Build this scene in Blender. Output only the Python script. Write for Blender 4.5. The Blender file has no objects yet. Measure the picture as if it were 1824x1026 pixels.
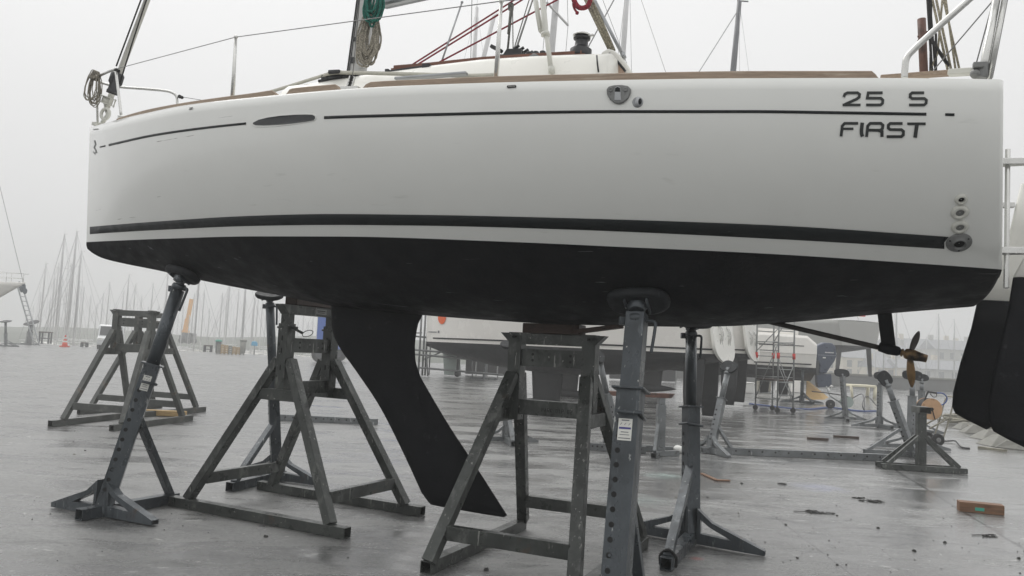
import bpy, math, random, bmesh
from mathutils import Vector as V, Matrix
scene = bpy.context.scene
COL = scene.collection
R = math.radians
rnd = random.Random(7)

# ------------------------------------------------------------------ camera
FPX = 1400.0
CAM = V((0, 0, 1.55))
_p, _r = R(4.51), R(2.74)
_f = V((0, math.cos(_p), math.sin(_p))); _u = V((0, -math.sin(_p), math.cos(_p))); _x = V((1, 0, 0))
CR = math.cos(_r) * _x + math.sin(_r) * _u
CU = -math.sin(_r) * _x + math.cos(_r) * _u
CF = _f


def ray(px, py):
    return CF + CR * ((px - 912) / FPX) - CU * ((py - 513) / FPX)


def G(px, py, z=0.0):
    d = ray(px, py)
    return CAM + d * ((z - CAM.z) / d.z)


def D(px, py, Y):
    d = ray(px, py)
    return CAM + d * (Y / d.y)


def proj(P):
    d = P - CAM
    z = d.dot(CF)
    return 912 + FPX * d.dot(CR) / z, 513 - FPX * d.dot(CU) / z


cd = bpy.data.cameras.new('camera')
cam = bpy.data.objects.new('camera', cd)
COL.objects.link(cam)
cd.sensor_width = 36
cd.lens = 36 * FPX / 1824
cd.clip_end = 2000
cd.clip_start = 0.05
Mc = Matrix((CR, CU, -CF)).transposed().to_4x4()
Mc.translation = CAM
cam.matrix_world = Mc
scene.camera = cam


# ------------------------------------------------------------------ helpers
def pchip(pts):
    xs = [p[0] for p in pts]; ys = [p[1] for p in pts]
    n = len(xs)
    h = [xs[i + 1] - xs[i] for i in range(n - 1)]
    dl = [(ys[i + 1] - ys[i]) / h[i] for i in range(n - 1)]
    m = [0.0] * n
    m[0] = dl[0]; m[-1] = dl[-1]
    for i in range(1, n - 1):
        if dl[i - 1] * dl[i] > 0:
            w1 = 2 * h[i] + h[i - 1]; w2 = h[i] + 2 * h[i - 1]
            m[i] = (w1 + w2) / (w1 / dl[i - 1] + w2 / dl[i])

    def f(x):
        if x <= xs[0]:
            return ys[0] + m[0] * (x - xs[0])
        if x >= xs[-1]:
            return ys[-1] + m[-1] * (x - xs[-1])
        i = 0
        while x > xs[i + 1]:
            i += 1
        t = (x - xs[i]) / h[i]
        t2 = t * t; t3 = t2 * t
        return ((2 * t3 - 3 * t2 + 1) * ys[i] + (t3 - 2 * t2 + t) * h[i] * m[i]
                + (-2 * t3 + 3 * t2) * ys[i + 1] + (t3 - t2) * h[i] * m[i + 1])
    return f


def smooth_path(pts, n=8):
    """Catmull-Rom through points."""
    pts = [V(p) for p in pts]
    if len(pts) < 3:
        return pts
    P = [pts[0] * 2 - pts[1]] + pts + [pts[-1] * 2 - pts[-2]]
    out = []
    for i in range(1, len(P) - 2):
        a, b, c, d = P[i - 1], P[i], P[i + 1], P[i + 2]
        for k in range(n):
            t = k / n
            out.append(0.5 * ((2 * b) + (c - a) * t + (2 * a - 5 * b + 4 * c - d) * t * t + (3 * b - a - 3 * c + d) * t ** 3))
    out.append(pts[-1])
    return out


def perp(d):
    u = V((0, 0, 1)) if abs(d.normalized().z) < 0.95 else V((1, 0, 0))
    a = d.cross(u).normalized()
    return a, a.cross(d).normalized()


class MB:
    def __init__(s):
        s.v = []; s.f = []; s.m = []; s.s = []

    def add(s, vs, fs, m=0, sm=False):
        o = len(s.v)
        s.v += [V(p) for p in vs]
        for f in fs:
            s.f.append([i + o for i in f]); s.m.append(m); s.s.append(sm)
        return s

    def box(s, c, sz, ax=None, m=0):
        c = V(c)
        X, Y, Z = ax if ax else (V((1, 0, 0)), V((0, 1, 0)), V((0, 0, 1)))
        X, Y, Z = X * sz[0] / 2, Y * sz[1] / 2, Z * sz[2] / 2
        vs = [c + X * a + Y * b + Z * d for a in (-1, 1) for b in (-1, 1) for d in (-1, 1)]
        return s.add(vs, [(0, 1, 3, 2), (4, 6, 7, 5), (0, 4, 5, 1), (2, 3, 7, 6), (0, 2, 6, 4), (1, 5, 7, 3)], m)

    def beam(s, a, b, w, h, up=None, m=0, open=False, t=0.006, ext=0):
        a, b = V(a), V(b)
        d = (b - a).normalized()
        a = a - d * ext; b = b + d * ext
        up = V(up) if up is not None else (V((0, 0, 1)) if abs(d.z) < 0.98 else V((1, 0, 0)))
        x = d.cross(up).normalized(); y = x.cross(d).normalized()
        def ring(c, w, h):
            return [c + x * i * w / 2 + y * j * h / 2 for i, j in ((-1, -1), (1, -1), (1, 1), (-1, 1))]
        if not open:
            s.add(ring(a, w, h) + ring(b, w, h), [(0, 1, 5, 4), (1, 2, 6, 5), (2, 3, 7, 6), (3, 0, 4, 7), (3, 2, 1, 0), (4, 5, 6, 7)], m)
        else:
            w2, h2 = w - 2 * t, h - 2 * t
            L = min((b - a).length / 2, 0.25)
            vs = ring(a, w, h) + ring(b, w, h) + ring(a, w2, h2) + ring(b, w2, h2) + ring(a + d * L, w2, h2) + ring(b - d * L, w2, h2)
            fs = []
            for i in range(4):
                j = (i + 1) % 4
                fs += [(i, j, 4 + j, 4 + i), (i, 8 + i, 8 + j, j), (4 + i, 4 + j, 12 + j, 12 + i),
                       (8 + i, 16 + i, 16 + j, 8 + j), (12 + i, 12 + j, 20 + j, 20 + i)]
            fs += [(16, 17, 18, 19), (23, 22, 21, 20)]
            s.add(vs, fs, m)
        return s

    def tube(s, pts, r, n=8, m=0, caps=True, closed=False):
        pts = [V(p) for p in pts]
        k = len(pts)
        rs = r if isinstance(r, (list, tuple)) else [r] * k
        tan = []
        for i in range(k):
            if closed:
                t = pts[(i + 1) % k] - pts[i - 1]
            else:
                t = pts[min(i + 1, k - 1)] - pts[max(i - 1, 0)]
            tan.append(t.normalized() if t.length > 1e-9 else V((0, 0, 1)))
        a, b = perp(tan[0])
        vs = []
        for i in range(k):
            if i:
                a = (a - tan[i] * a.dot(tan[i]))
                a = a.normalized() if a.length > 1e-6 else perp(tan[i])[0]
                b = a.cross(tan[i]).normalized()
            for j in range(n):
                q = 2 * math.pi * j / n
                vs.append(pts[i] + a * (math.cos(q) * rs[i]) + b * (math.sin(q) * rs[i]))
        fs = []
        for i in range(k if closed else k - 1):
            i2 = (i + 1) % k
            for j in range(n):
                j2 = (j + 1) % n
                fs.append((i * n + j, i * n + j2, i2 * n + j2, i2 * n + j))
        s.add(vs, fs, m, True)
        if caps and not closed:
            o = len(s.v) - len(vs)
            s.f.append([o + j for j in range(n)][::-1]); s.m.append(m); s.s.append(False)
            s.f.append([o + (k - 1) * n + j for j in range(n)]); s.m.append(m); s.s.append(False)
        return s

    def lathe(s, o, axis, prof, n=20, m=0, caps=True, sm=True):
        o = V(o); ax = V(axis).normalized()
        a, b = perp(ax)
        vs = []
        for d, r in prof:
            for j in range(n):
                q = 2 * math.pi * j / n
                vs.append(o + ax * d + (a * math.cos(q) + b * math.sin(q)) * r)
        fs = []
        k = len(prof)
        for i in range(k - 1):
            for j in range(n):
                j2 = (j + 1) % n
                fs.append((i * n + j, i * n + j2, (i + 1) * n + j2, (i + 1) * n + j))
        s.add(vs, fs, m, sm)
        if caps:
            o2 = len(s.v) - len(vs)
            s.f.append([o2 + j for j in range(n)][::-1]); s.m.append(m); s.s.append(False)
            s.f.append([o2 + (k - 1) * n + j for j in range(n)]); s.m.append(m); s.s.append(False)
        return s

    def prism(s, pts, th, m=0):
        pts = [V(p) for p in pts]; th = V(th)
        n = len(pts)
        s.add(pts + [p + th for p in pts], [tuple(range(n))[::-1], tuple(range(n, 2 * n))] +
              [(i, (i + 1) % n, n + (i + 1) % n, n + i) for i in range(n)], m)
        return s

    def plate_hole(s, outer, hole, th, m=0):
        n = len(outer); th = V(th)
        A = [V(p) for p in outer]; H = [V(p) for p in hole]
        vs = A + H + [p + th for p in A] + [p + th for p in H]
        fs = []
        for i in range(n):
            j = (i + 1) % n
            fs += [(i, j, n + j, n + i), (2 * n + i, 3 * n + i, 3 * n + j, 2 * n + j),
                   (i, 2 * n + i, 2 * n + j, j), (n + i, n + j, 3 * n + j, 3 * n + i)]
        return s.add(vs, fs, m)

    def grid(s, rows, m=0, sm=True, cu=False, cv=False):
        k = len(rows); n = len(rows[0])
        vs = [p for r in rows for p in r]
        fs = []
        for i in range(k if cu else k - 1):
            i2 = (i + 1) % k
            for j in range(n if cv else n - 1):
                j2 = (j + 1) % n
                fs.append((i * n + j, i * n + j2, i2 * n + j2, i2 * n + j))
        return s.add(vs, fs, m, sm)

    def ball(s, c, r, n=12, m=0, sc=(1, 1, 1)):
        c = V(c); vs = []; fs = []
        k = n // 2
        for i in range(k + 1):
            th = math.pi * i / k
            for j in range(n):
                q = 2 * math.pi * j / n
                vs.append(c + V((math.sin(th) * math.cos(q) * r * sc[0], math.sin(th) * math.sin(q) * r * sc[1], math.cos(th) * r * sc[2])))
        for i in range(k):
            for j in range(n):
                j2 = (j + 1) % n
                fs.append((i * n + j, (i + 1) * n + j, (i + 1) * n + j2, i * n + j2))
        return s.add(vs, fs, m, True)

    def build(s, name, mats, parent=None, bevel=0, world=False, recalc=True, solid=0):
        if not isinstance(mats, (list, tuple)):
            mats = [mats]
        vs = s.v
        if world and parent is not None:
            rt = parent
            while rt.parent is not None:
                rt = rt.parent
            Mi = ROOT[rt.name].inverted()
            vs = [Mi @ p for p in vs]
        me = bpy.data.meshes.new(name)
        me.from_pydata([tuple(p) for p in vs], [], s.f)
        for mm in mats:
            me.materials.append(mm)
        for i, p in enumerate(me.polygons):
            p.material_index = s.m[i]; p.use_smooth = s.s[i]
        bm = bmesh.new(); bm.from_mesh(me)
        bmesh.ops.remove_doubles(bm, verts=bm.verts, dist=1e-5)
        if recalc:
            bmesh.ops.recalc_face_normals(bm, faces=bm.faces)
        bm.to_mesh(me); bm.free()
        o = bpy.data.objects.new(name, me)
        COL.objects.link(o)
        if parent is not None:
            o.parent = parent
        if solid:
            md = o.modifiers.new('solid', 'SOLIDIFY'); md.thickness = solid; md.offset = 0
        if bevel:
            md = o.modifiers.new('bevel', 'BEVEL'); md.width = bevel; md.segments = 2; md.limit_method = 'ANGLE'; md.angle_limit = R(40)
        return o


ROOT = {}


def thing(name, label, cat, loc=(0, 0, 0), rz=0.0, group=None, mw=None):
    o = bpy.data.objects.new(name, None)
    COL.objects.link(o)
    o.empty_display_size = 0.2
    M = mw if mw is not None else Matrix.Translation(V(loc)) @ Matrix.Rotation(rz, 4, 'Z')
    o.matrix_world = M
    ROOT[o.name] = M
    o['label'] = label; o['category'] = cat
    if group:
        o['group'] = group
    return o


def tag(o, label, cat, group=None):
    o['label'] = label; o['category'] = cat
    if group:
        o['group'] = group
    return o


def struct(o, kind='structure'):
    o['kind'] = kind
    return o


def kids(o):
    return [c for c in COL.objects if c.parent == o]


def copy_tree(o, parent=None):
    c = o.copy(); COL.objects.link(c)
    if parent is not None:
        c.parent = parent
    for ch in kids(o):
        copy_tree(ch, c)
    return c


def place(o, loc, rz=0.0, s=1.0):
    o.matrix_world = Matrix.Translation(V(loc)) @ Matrix.Rotation(rz, 4, 'Z') @ Matrix.Diagonal((s, s, s, 1))


# ------------------------------------------------------------------ materials
def srgb(r, g, b):
    def f(c):
        c /= 255
        return c / 12.92 if c <= .04045 else ((c + .055) / 1.055) ** 2.4
    return (f(r), f(g), f(b), 1)


class NT:
    def __init__(s, name):
        s.mat = bpy.data.materials.new(name); s.mat.use_nodes = True
        s.t = s.mat.node_tree; s.t.nodes.clear()
        s.out = s.n('ShaderNodeOutputMaterial')
        s.bsdf = s.n('ShaderNodeBsdfPrincipled')
        s.l(s.bsdf.outputs[0], s.out.inputs[0])

    def n(s, ty, **kw):
        x = s.t.nodes.new(ty)
        for k, v in kw.items():
            setattr(x, k, v)
        return x

    def l(s, a, b):
        s.t.links.new(a, b)

    def coords(s, sc=(1, 1, 1), kind='Object'):
        c = s.n('ShaderNodeTexCoord'); mp = s.n('ShaderNodeMapping')
        mp.inputs['Scale'].default_value = sc
        s.l(c.outputs[kind], mp.inputs[0])
        return mp.outputs[0]

    def noise(s, vec, scale, detail=5, rough=.6, dist=0):
        x = s.n('ShaderNodeTexNoise')
        x.inputs['Scale'].default_value = scale; x.inputs['Detail'].default_value = detail
        x.inputs['Roughness'].default_value = rough; x.inputs['Distortion'].default_value = dist
        s.l(vec, x.inputs['Vector'])
        return x.outputs[0]

    def ramp(s, fac, a, b, x0=0.3, x1=0.7):
        x = s.n('ShaderNodeMapRange')
        x.inputs[1].default_value = x0; x.inputs[2].default_value = x1
        x.inputs[3].default_value = a; x.inputs[4].default_value = b
        s.l(fac, x.inputs[0])
        return x.outputs[0]

    def mix(s, fac, a, b, mode='MIX'):
        x = s.n('ShaderNodeMix', data_type='RGBA', blend_type=mode)
        for k, val in ((0, fac), (6, a), (7, b)):
            if hasattr(val, 'is_linked'):
                s.l(val, x.inputs[k])
            else:
                x.inputs[k].default_value = val
        return x.outputs[2]

    def math(s, op, a, b=None):
        x = s.n('ShaderNodeMath', operation=op)
        for k, val in ((0, a), (1, b)):
            if val is None:
                continue
            if hasattr(val, 'is_linked'):
                s.l(val, x.inputs[k])
            else:
                x.inputs[k].default_value = val
        return x.outputs[0]

    def bump(s, h, strength=.3, dist=.01):
        x = s.n('ShaderNodeBump')
        x.inputs['Strength'].default_value = strength; x.inputs['Distance'].default_value = dist
        s.l(h, x.inputs['Height'])
        s.l(x.outputs[0], s.bsdf.inputs['Normal'])


def mul(c, k):
    return (min(1, c[0] * k), min(1, c[1] * k), min(1, c[2] * k), 1)


def mat(name, col, rough=.5, metal=0., var=.2, scale=5., rv=.12, bump=0., bscale=60., stretch=(1, 1, 1), coat=0., marks=(), spec=None):
    """marks: (colour, scale, threshold, softness, stretch)"""
    t = NT(name)
    b = t.bsdf
    vec = t.coords(stretch)
    nz = t.noise(vec, scale, 6, .65)
    c = t.mix(t.ramp(nz, 0, 1), mul(col, 1 - var), mul(col, 1 + var))
    for (mc, ms, th, so, st) in marks:
        v2 = t.coords(st)
        n2 = t.noise(v2, ms, 4, .6)
        c = t.mix(t.ramp(n2, 0, 1, th, th + so), c, mc)
    t.l(c, b.inputs['Base Color'])
    n3 = t.noise(vec, scale * 2.3, 4, .6)
    t.l(t.ramp(n3, max(0.02, rough - rv), min(1, rough + rv)), b.inputs['Roughness'])
    b.inputs['Metallic'].default_value = metal
    if coat:
        b.inputs['Coat Weight'].default_value = coat
        b.inputs['Coat Roughness'].default_value = .06
    if spec is not None:
        b.inputs['Specular IOR Level'].default_value = spec
    if bump:
        t.bump(t.noise(t.coords(stretch), bscale, 4, .6), bump, .01)
    return t.mat


W1 = (1, 1, 1)
M = {}
M['gel'] = mat('white_gelcoat', srgb(229, 230, 226), .14, 0, .02, 1.5, .05, coat=.8, bump=.05, bscale=2.2,
               marks=[(srgb(214, 215, 210), 3, .66, .12, (1, 1, 6)), (srgb(150, 150, 145), 1.6, .71, .02, (.6, 1, 18))])
M['deckwhite'] = mat('deck_gelcoat', srgb(230, 229, 222), .35, 0, .03, 2, .1, bump=.04, bscale=150)
M['antifoul'] = mat('black_antifouling', (.004, .0046, .006, 1), .62, 0, .35, 3, .14, bump=.25, bscale=45, spec=.14,
                    marks=[((.10, .105, .11, 1), 5, .685, .03, (.45, 6, 5))])
M['keelblack'] = mat('black_keel_paint', (.004, .0046, .006, 1), .6, 0, .3, 3, .12, bump=.15, bscale=60, spec=.14,
                     marks=[((.02, .021, .024, 1), 9, .64, .1, (1, 1, 1))])
M['stripe'] = mat('dark_vinyl_stripe', (.008, .011, .012, 1), .5, 0, .2, 4, .1, spec=.25,
                  marks=[((.2, .2, .19, 1), 22, .74, .02, (1, 1, 1))])
M['letter'] = mat('black_lettering', (.014, .018, .017, 1), .38, 0, .2, 6, .1)
M['teak'] = mat('weathered_teak', srgb(150, 132, 114), .7, 0, .22, 7, .1, bump=.25, bscale=20, stretch=(.6, 14, 14),
                marks=[(srgb(178, 166, 150), 5, .6, .15, (.5, 6, 6))])
M['mahogany'] = mat('brown_handrail_wood', srgb(112, 72, 56), .5, 0, .3, 8, .1, stretch=(.6, 10, 10))
M['cabinwood'] = mat('companionway_wood', srgb(176, 150, 132), .5, 0, .2, 6, .1, stretch=(14, 14, .7))
M['wire_far'] = mat('haze_pale_wire', (.42, .42, .42, 1), .5, .2, .1, 2, .1)  # paler copy of the rigging wire, haze of distance put into its colour
M['steel'] = mat('stainless_steel', (.62, .62, .60, 1), .24, .9, .1, 6, .08)
M['alu'] = mat('grey_aluminium', (.36, .37, .38, 1), .38, .75, .12, 5, .1)
M['mastalu'] = mat('pale_mast_extrusion', (.46, .46, .45, 1), .4, .2, .1, 3, .1)
M['wire'] = mat('rigging_wire', (.20, .20, .20, 1), .45, .6, .15, 9, .1)
M['blackplastic'] = mat('black_plastic', (.015, .016, .018, 1), .38, 0, .3, 7, .12)
M['glass'] = mat('dark_window_glass', (.025, .027, .03, 1), .12, 0, .1, 2, .04)
M['whiteplastic'] = mat('white_plastic', srgb(206, 206, 198), .4, 0, .06, 8, .1)
M['greyplastic'] = mat('grey_fitting', srgb(120, 121, 120), .38, .4, .15, 10, .1)
M['bronze'] = mat('worn_bronze', srgb(138, 112, 78), .45, .7, .4, 9, .15, marks=[((.03, .025, .02, 1), 6, .56, .12, W1)])
M['darkbronze'] = mat('dark_bronze', (.035, .03, .026, 1), .45, .4, .3, 9, .15)  # darker than the other bronze; on the shaft and upper blade


def rope_mat(name, col, col2, sc=90):
    t = NT(name)
    w = t.n('ShaderNodeTexVoronoi'); w.inputs['Scale'].default_value = sc
    t.l(t.coords(), w.inputs['Vector'])
    c = t.mix(t.ramp(w.outputs[0], 0, 1, .2, .6), col, col2)
    t.l(c, t.bsdf.inputs['Base Color']); t.bsdf.inputs['Roughness'].default_value = .85
    t.bump(w.outputs[0], .5, .004)
    return t.mat


M['rope'] = rope_mat('beige_rope', srgb(168, 162, 148), srgb(120, 115, 104))
M['greenrope'] = rope_mat('green_rope', srgb(24, 122, 104), srgb(12, 84, 74))
M['redrope'] = rope_mat('red_rope', srgb(158, 42, 58), srgb(112, 26, 40))
M['greyrope'] = rope_mat('grey_rope', srgb(120, 120, 114), srgb(80, 80, 76))
M['goldrope'] = rope_mat('grey_gold_rope', srgb(176, 168, 146), srgb(122, 116, 100))
M['blackrope'] = rope_mat('black_rope', srgb(52, 50, 48), srgb(26, 26, 26))
M['strap'] = mat('pale_webbing', srgb(172, 170, 158), .8, 0, .12, 20, .1, bump=.2, bscale=200)
M['stand'] = mat('galvanised_stand_steel', (.064, .074, .082, 1), .34, .35, .45, 3.2, .16, bump=.12, bscale=30, stretch=(1, 1, .5),
                 marks=[((.15, .165, .175, 1), 6, .58, .14, (2.6, 2.6, .5)), ((.36, .37, .36, 1), 11, .66, .03, (2.2, 2.2, .35)), ((.5, .5, .48, 1), 34, .70, .02, W1), ((.085, .06, .045, 1), 4, .66, .08, W1), ((.02, .022, .024, 1), 7, .62, .1, (1.5, 1.5, .6))])
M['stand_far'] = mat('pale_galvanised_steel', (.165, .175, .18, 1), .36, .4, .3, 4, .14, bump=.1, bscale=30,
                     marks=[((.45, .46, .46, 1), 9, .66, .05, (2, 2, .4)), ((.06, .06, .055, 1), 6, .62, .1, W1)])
M['trestle'] = mat('grey_green_trestle_steel', (.050, .055, .051, 1), .36, .25, .5, 3.5, .15, bump=.15, bscale=28,
                   marks=[((.15, .157, .148, 1), 4, .54, .2, (2, 2, 1)), ((.34, .34, .32, 1), 30, .68, .02, W1), ((.26, .26, .245, 1), 16, .65, .03, (3, 3, .3)), ((.075, .056, .044, 1), 4.5, .67, .08, W1), ((.018, .02, .018, 1), 8, .60, .1, W1)])
M['trestle_far'] = mat('weathered_trestle_steel', (.085, .09, .084, 1), .42, .25, .35, 3.5, .15, bump=.1, bscale=28,
                       marks=[((.19, .19, .175, 1), 6, .58, .15, W1), ((.5, .5, .47, 1), 34, .70, .02, W1), ((.09, .06, .04, 1), 6, .64, .08, W1)])
M['dark'] = mat('black_and_hole_shade', (.006, .006, .006, 1), .8, 0, .2, 4, .1)  # solid black, plus flat discs and plates that stand for shade inside holes
M['rubber'] = mat('black_rubber_pad', (.012, .014, .016, 1), .6, 0, .35, 8, .14, bump=.2, bscale=50, spec=.25, marks=[((.07, .075, .08, 1), 9, .62, .1, W1)])
M['sticker'] = mat('white_sticker', srgb(214, 214, 208), .5, 0, .05, 9, .1)
M['inkblue'] = mat('blue_print', srgb(62, 60, 128), .5, 0, .1, 9, .1)
M['inkgrey'] = mat('grey_print', srgb(110, 112, 116), .5, 0, .1, 9, .1)
M['oldwood'] = mat('wet_orange_timber', srgb(118, 86, 62), .55, 0, .35, 6, .12, bump=.3, bscale=24, stretch=(.8, 8, 8),
                   marks=[(srgb(86, 56, 40), 5, .58, .12, (.8, 4, 4))])
M['darkwood'] = mat('dark_wet_timber', srgb(66, 50, 42), .55, 0, .35, 7, .12, bump=.3, bscale=24, stretch=(1, 8, 8))
M['palewood'] = mat('pale_timber', srgb(178, 150, 104), .65, 0, .25, 6, .1, bump=.2, bscale=24, stretch=(1, 6, 6))
M['rust'] = mat('rusty_brown_steel', srgb(104, 76, 66), .6, .2, .35, 8, .12, marks=[(srgb(60, 48, 44), 6, .56, .15, W1)])
M['yachtwhite'] = mat('cream_white_gelcoat', srgb(243, 240, 234), .25, 0, .03, 1, .06)
M['yachtgrey'] = mat('grey_topside_paint', srgb(166, 166, 162), .35, 0, .04, 1, .06)
M['yachtbottom'] = mat('dark_grey_antifouling', (.014, .015, .017, 1), .6, 0, .2, 2, .1, marks=[((.03, .031, .033, 1), 2.5, .6, .15, (.4, 3, 3))])
M['orange'] = mat('orange_paint', srgb(240, 104, 44), .4, 0, .06, 3, .05)
M['coneorange'] = mat('traffic_cone_orange', srgb(226, 72, 34), .5, 0, .1, 5, .05)
M['conewhite'] = mat('reflective_white', srgb(228, 228, 224), .4, 0, .05, 5, .05)
M['yellow'] = mat('crane_yellow', srgb(232, 164, 48), .45, 0, .1, 2, .08)
M['darkmachine'] = mat('dark_machine_paint', (.06, .065, .07, 1), .5, .1, .2, 3, .1)
M['blue'] = mat('hoist_blue_paint', srgb(44, 92, 178), .45, 0, .1, 2, .1)
M['tyre'] = mat('tyre_rubber', (.02, .02, .021, 1), .8, 0, .2, 9, .1)
M['van'] = mat('white_van_paint', srgb(216, 218, 218), .3, 0, .03, 2, .05)
M['outboard'] = mat('blue_grey_cowling', srgb(68, 77, 94), .32, .2, .1, 3, .08)
M['red'] = mat('red_clamp_paint', srgb(200, 52, 44), .4, 0, .1, 6, .1)
M['scaff'] = mat('scaffold_tube', (.30, .31, .31, 1), .4, .6, .15, 6, .1, marks=[((.15, .15, .14, 1), 9, .62, .1, W1)])
M['barrier'] = mat('dull_barrier_tube', (.13, .135, .135, 1), .45, .4, .3, 5, .1)
M['panel'] = mat('pale_green_board', srgb(158, 170, 164), .6, 0, .1, 2, .1)
M['canvas'] = mat('cream_canvas', srgb(226, 220, 196), .8, 0, .06, 3, .1)
M['plywood'] = mat('plywood_sheet', srgb(206, 172, 118), .65, 0, .12, 3, .1, stretch=(1, 5, 1))
M['reelwood'] = mat('plywood_reel', srgb(190, 152, 116), .6, 0, .15, 5, .1, marks=[(srgb(140, 104, 74), 5, .6, .1, W1)])
M['hoseblue'] = mat('blue_hose', srgb(58, 82, 140), .5, 0, .15, 5, .1)
M['blackhose'] = mat('black_hose', (.02, .02, .022, 1), .5, 0, .2, 5, .1)
M['pipe'] = mat('weathered_pipe_metal', srgb(150, 146, 132), .5, .3, .3, 5, .12, marks=[(srgb(92, 88, 80), 6, .56, .12, W1)])
M['concrete'] = mat('wet_concrete', srgb(136, 135, 128), .55, 0, .2, 4, .15, bump=.4, bscale=25, marks=[(srgb(96, 97, 92), 3, .56, .2, W1)])
M['quaywall'] = mat('harbour_wall_concrete', srgb(112, 113, 112), .7, 0, .15, .6, .1, bump=.2, bscale=6)
M['weed'] = mat('wet_black_weed', (.018, .018, .015, 1), .5, 0, .4, 20, .15)
M['ragwhite'] = mat('white_rag', srgb(216, 216, 212), .85, 0, .08, 9, .05)
M['mastgrey'] = mat('haze_pale_mast', (.62, .62, .62, 1), .5, .1, .15, .6, .1)  # paled so distant masts look faded; haze put into the colour
M['mastdark'] = mat('dark_mast', (.11, .115, .125, 1), .4, .5, .15, .6, .1)
M['render'] = mat('pale_house_render', srgb(214, 206, 190), .85, 0, .06, .2, .05)
M['render2'] = mat('grey_house_render', srgb(184, 184, 180), .85, 0, .06, .2, .05)
M['slate'] = mat('haze_pale_slate', srgb(150, 152, 156), .6, 0, .15, 1.5, .1)  # roof colour paled to carry the haze of distance
M['housewin'] = mat('haze_pale_window_glass', (.20, .21, .22, 1), .15, 0, .1, 1, .05)  # glass colour lifted to carry the haze of distance
M['hill'] = mat('grassy_hill', (.07, .085, .055, 1), .9, 0, .3, .08, .05)
M['tealpaint'] = mat('teal_plastic', srgb(60, 160, 140), .5, 0, .1, 3, .1)
M['lightblue'] = mat('light_blue_plastic', srgb(96, 176, 214), .5, 0, .1, 3, .1)
M['clothdark'] = mat('dark_blue_cloth', srgb(44, 58, 68), .85, 0, .2, 9, .05)
M['tarp'] = mat('dark_grey_cover', (.05, .05, .052, 1), .7, 0, .2, 5, .1, bump=.3, bscale=12)
# ------------------------------------------------------------------ main sailboat
BO = V((-4.2153, 7.5359, 2.3880))
BA = V((.93376, -.35530, -.04309)); BB = V((.35563, .93462, 0)); BC = V((.04027, -.01532, .99907))
MB_ = Matrix((BA, BB, BC)).transposed().to_4x4(); MB_.translation = BO


def bw_(P):
    return BO + BA * P[0] + BB * P[1] + BC * P[2]


def PB(px, py, y):
    """pixel -> boat coordinates on the lengthwise plane at offset y from the centreline"""
    d = ray(px, py)
    s = (BO + BB * y - CAM).dot(BB) / d.dot(BB)
    P = CAM + d * s - BO
    return V((P.dot(BA), y, P.dot(BC)))


boat = thing('sailboat', 'white sailboat with black bottom standing on stands in the foreground', 'sailboat', mw=MB_)
LH = 7.5
f_bd = pchip([(0, .012), (.25, .150), (.5, .285), (1, .53), (1.5, .74), (2, .92), (2.5, 1.06), (3, 1.17), (3.5, 1.25), (4, 1.31), (4.5, 1.35), (5, 1.37), (5.5, 1.375), (6, 1.36), (6.5, 1.33), (7, 1.285), (7.5, 1.23)])
f_bw = pchip([(0, .010), (.25, .075), (.5, .15), (1, .3), (1.5, .46), (2, .62), (2.5, .765), (3, .86), (3.5, .92), (4, .965), (4.5, .985), (5, .98), (5.5, .955), (6, .915), (6.5, .86), (7, .79), (7.5, .715)])
f_zk = pchip([(0, -.06), (.05, -.095), (.16, -.140), (.4, -.178), (.84, -.224), (1.38, -.288), (2.17, -.36), (2.94, -.425), (3.78, -.435), (4.49, -.429), (5.355, -.392), (5.945, -.351), (6.42, -.288), (7.03, -.185), (7.5, -.11)])
c_sheer = pchip([(150, 228), (162, 226), (195, 217), (253, 203), (329.5, 187.5), (456, 173), (603, 159.7), (709.5, 153.2), (912, 146.2), (1100, 142.4), (1336, 139.3), (1568, 138.8), (1774, 141.2), (1800, 141.7)])
c_anti = pchip([(150, 431.5), (159, 431), (300, 425), (456, 421), (600, 421.3), (912, 431), (1100, 439.5), (1368, 452), (1602, 467), (1778, 479.5), (1800, 481.2)])
c_s1t = pchip([(150, 405), (161, 404), (253, 396.5), (456, 384), (590, 381), (750, 382.5), (1000, 388), (1368, 400.7), (1686, 421.3), (1780, 428)])
c_s1b = pchip([(150, 418), (161, 417), (300, 408.5), (456, 402), (590, 400.3), (750, 401.5), (1000, 408), (1368, 424.5), (1682, 442.8), (1780, 449)])
c_cove = pchip([(176, 262.5), (194, 258.5), (279, 240), (438.5, 220), (577, 209.6), (785, 203.8), (912, 201), (1108, 198.8), (1336, 198.8), (1500, 201), (1650, 203.5), (1780, 206)])


def Xs(z):
    return .14 * (1 - z / 1.1363) if z > 0 else .14 + .12 * min(1, (-z / .2)) ** 2


def Xt(z, y):
    return 7.465 - .035 * max(z, 0) / .9 + .193 * (1.23 - max(y, .715))


def hx(u, z, y):
    return Xs(z) + u * (Xt(z, f_bd(LH) - (f_bd(u * LH) - y)) - Xs(z))


def solve_z(u, b, curve, lo=-.3, hi=1.6):
    for _ in range(40):
        z = (lo + hi) / 2
        x, y = proj(bw_((hx(u, z, b), -b, z)))
        if y < curve(x):
            hi = z
        else:
            lo = z
    return (lo + hi) / 2


NU = 90
US = [(i / NU) ** 1.35 for i in range(NU + 1)]
_zs = pchip([(u, solve_z(u, f_bd(u * LH), c_sheer)) for u in US])
_za = pchip([(u, solve_z(u, f_bw(u * LH), c_anti)) for u in US])


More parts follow.
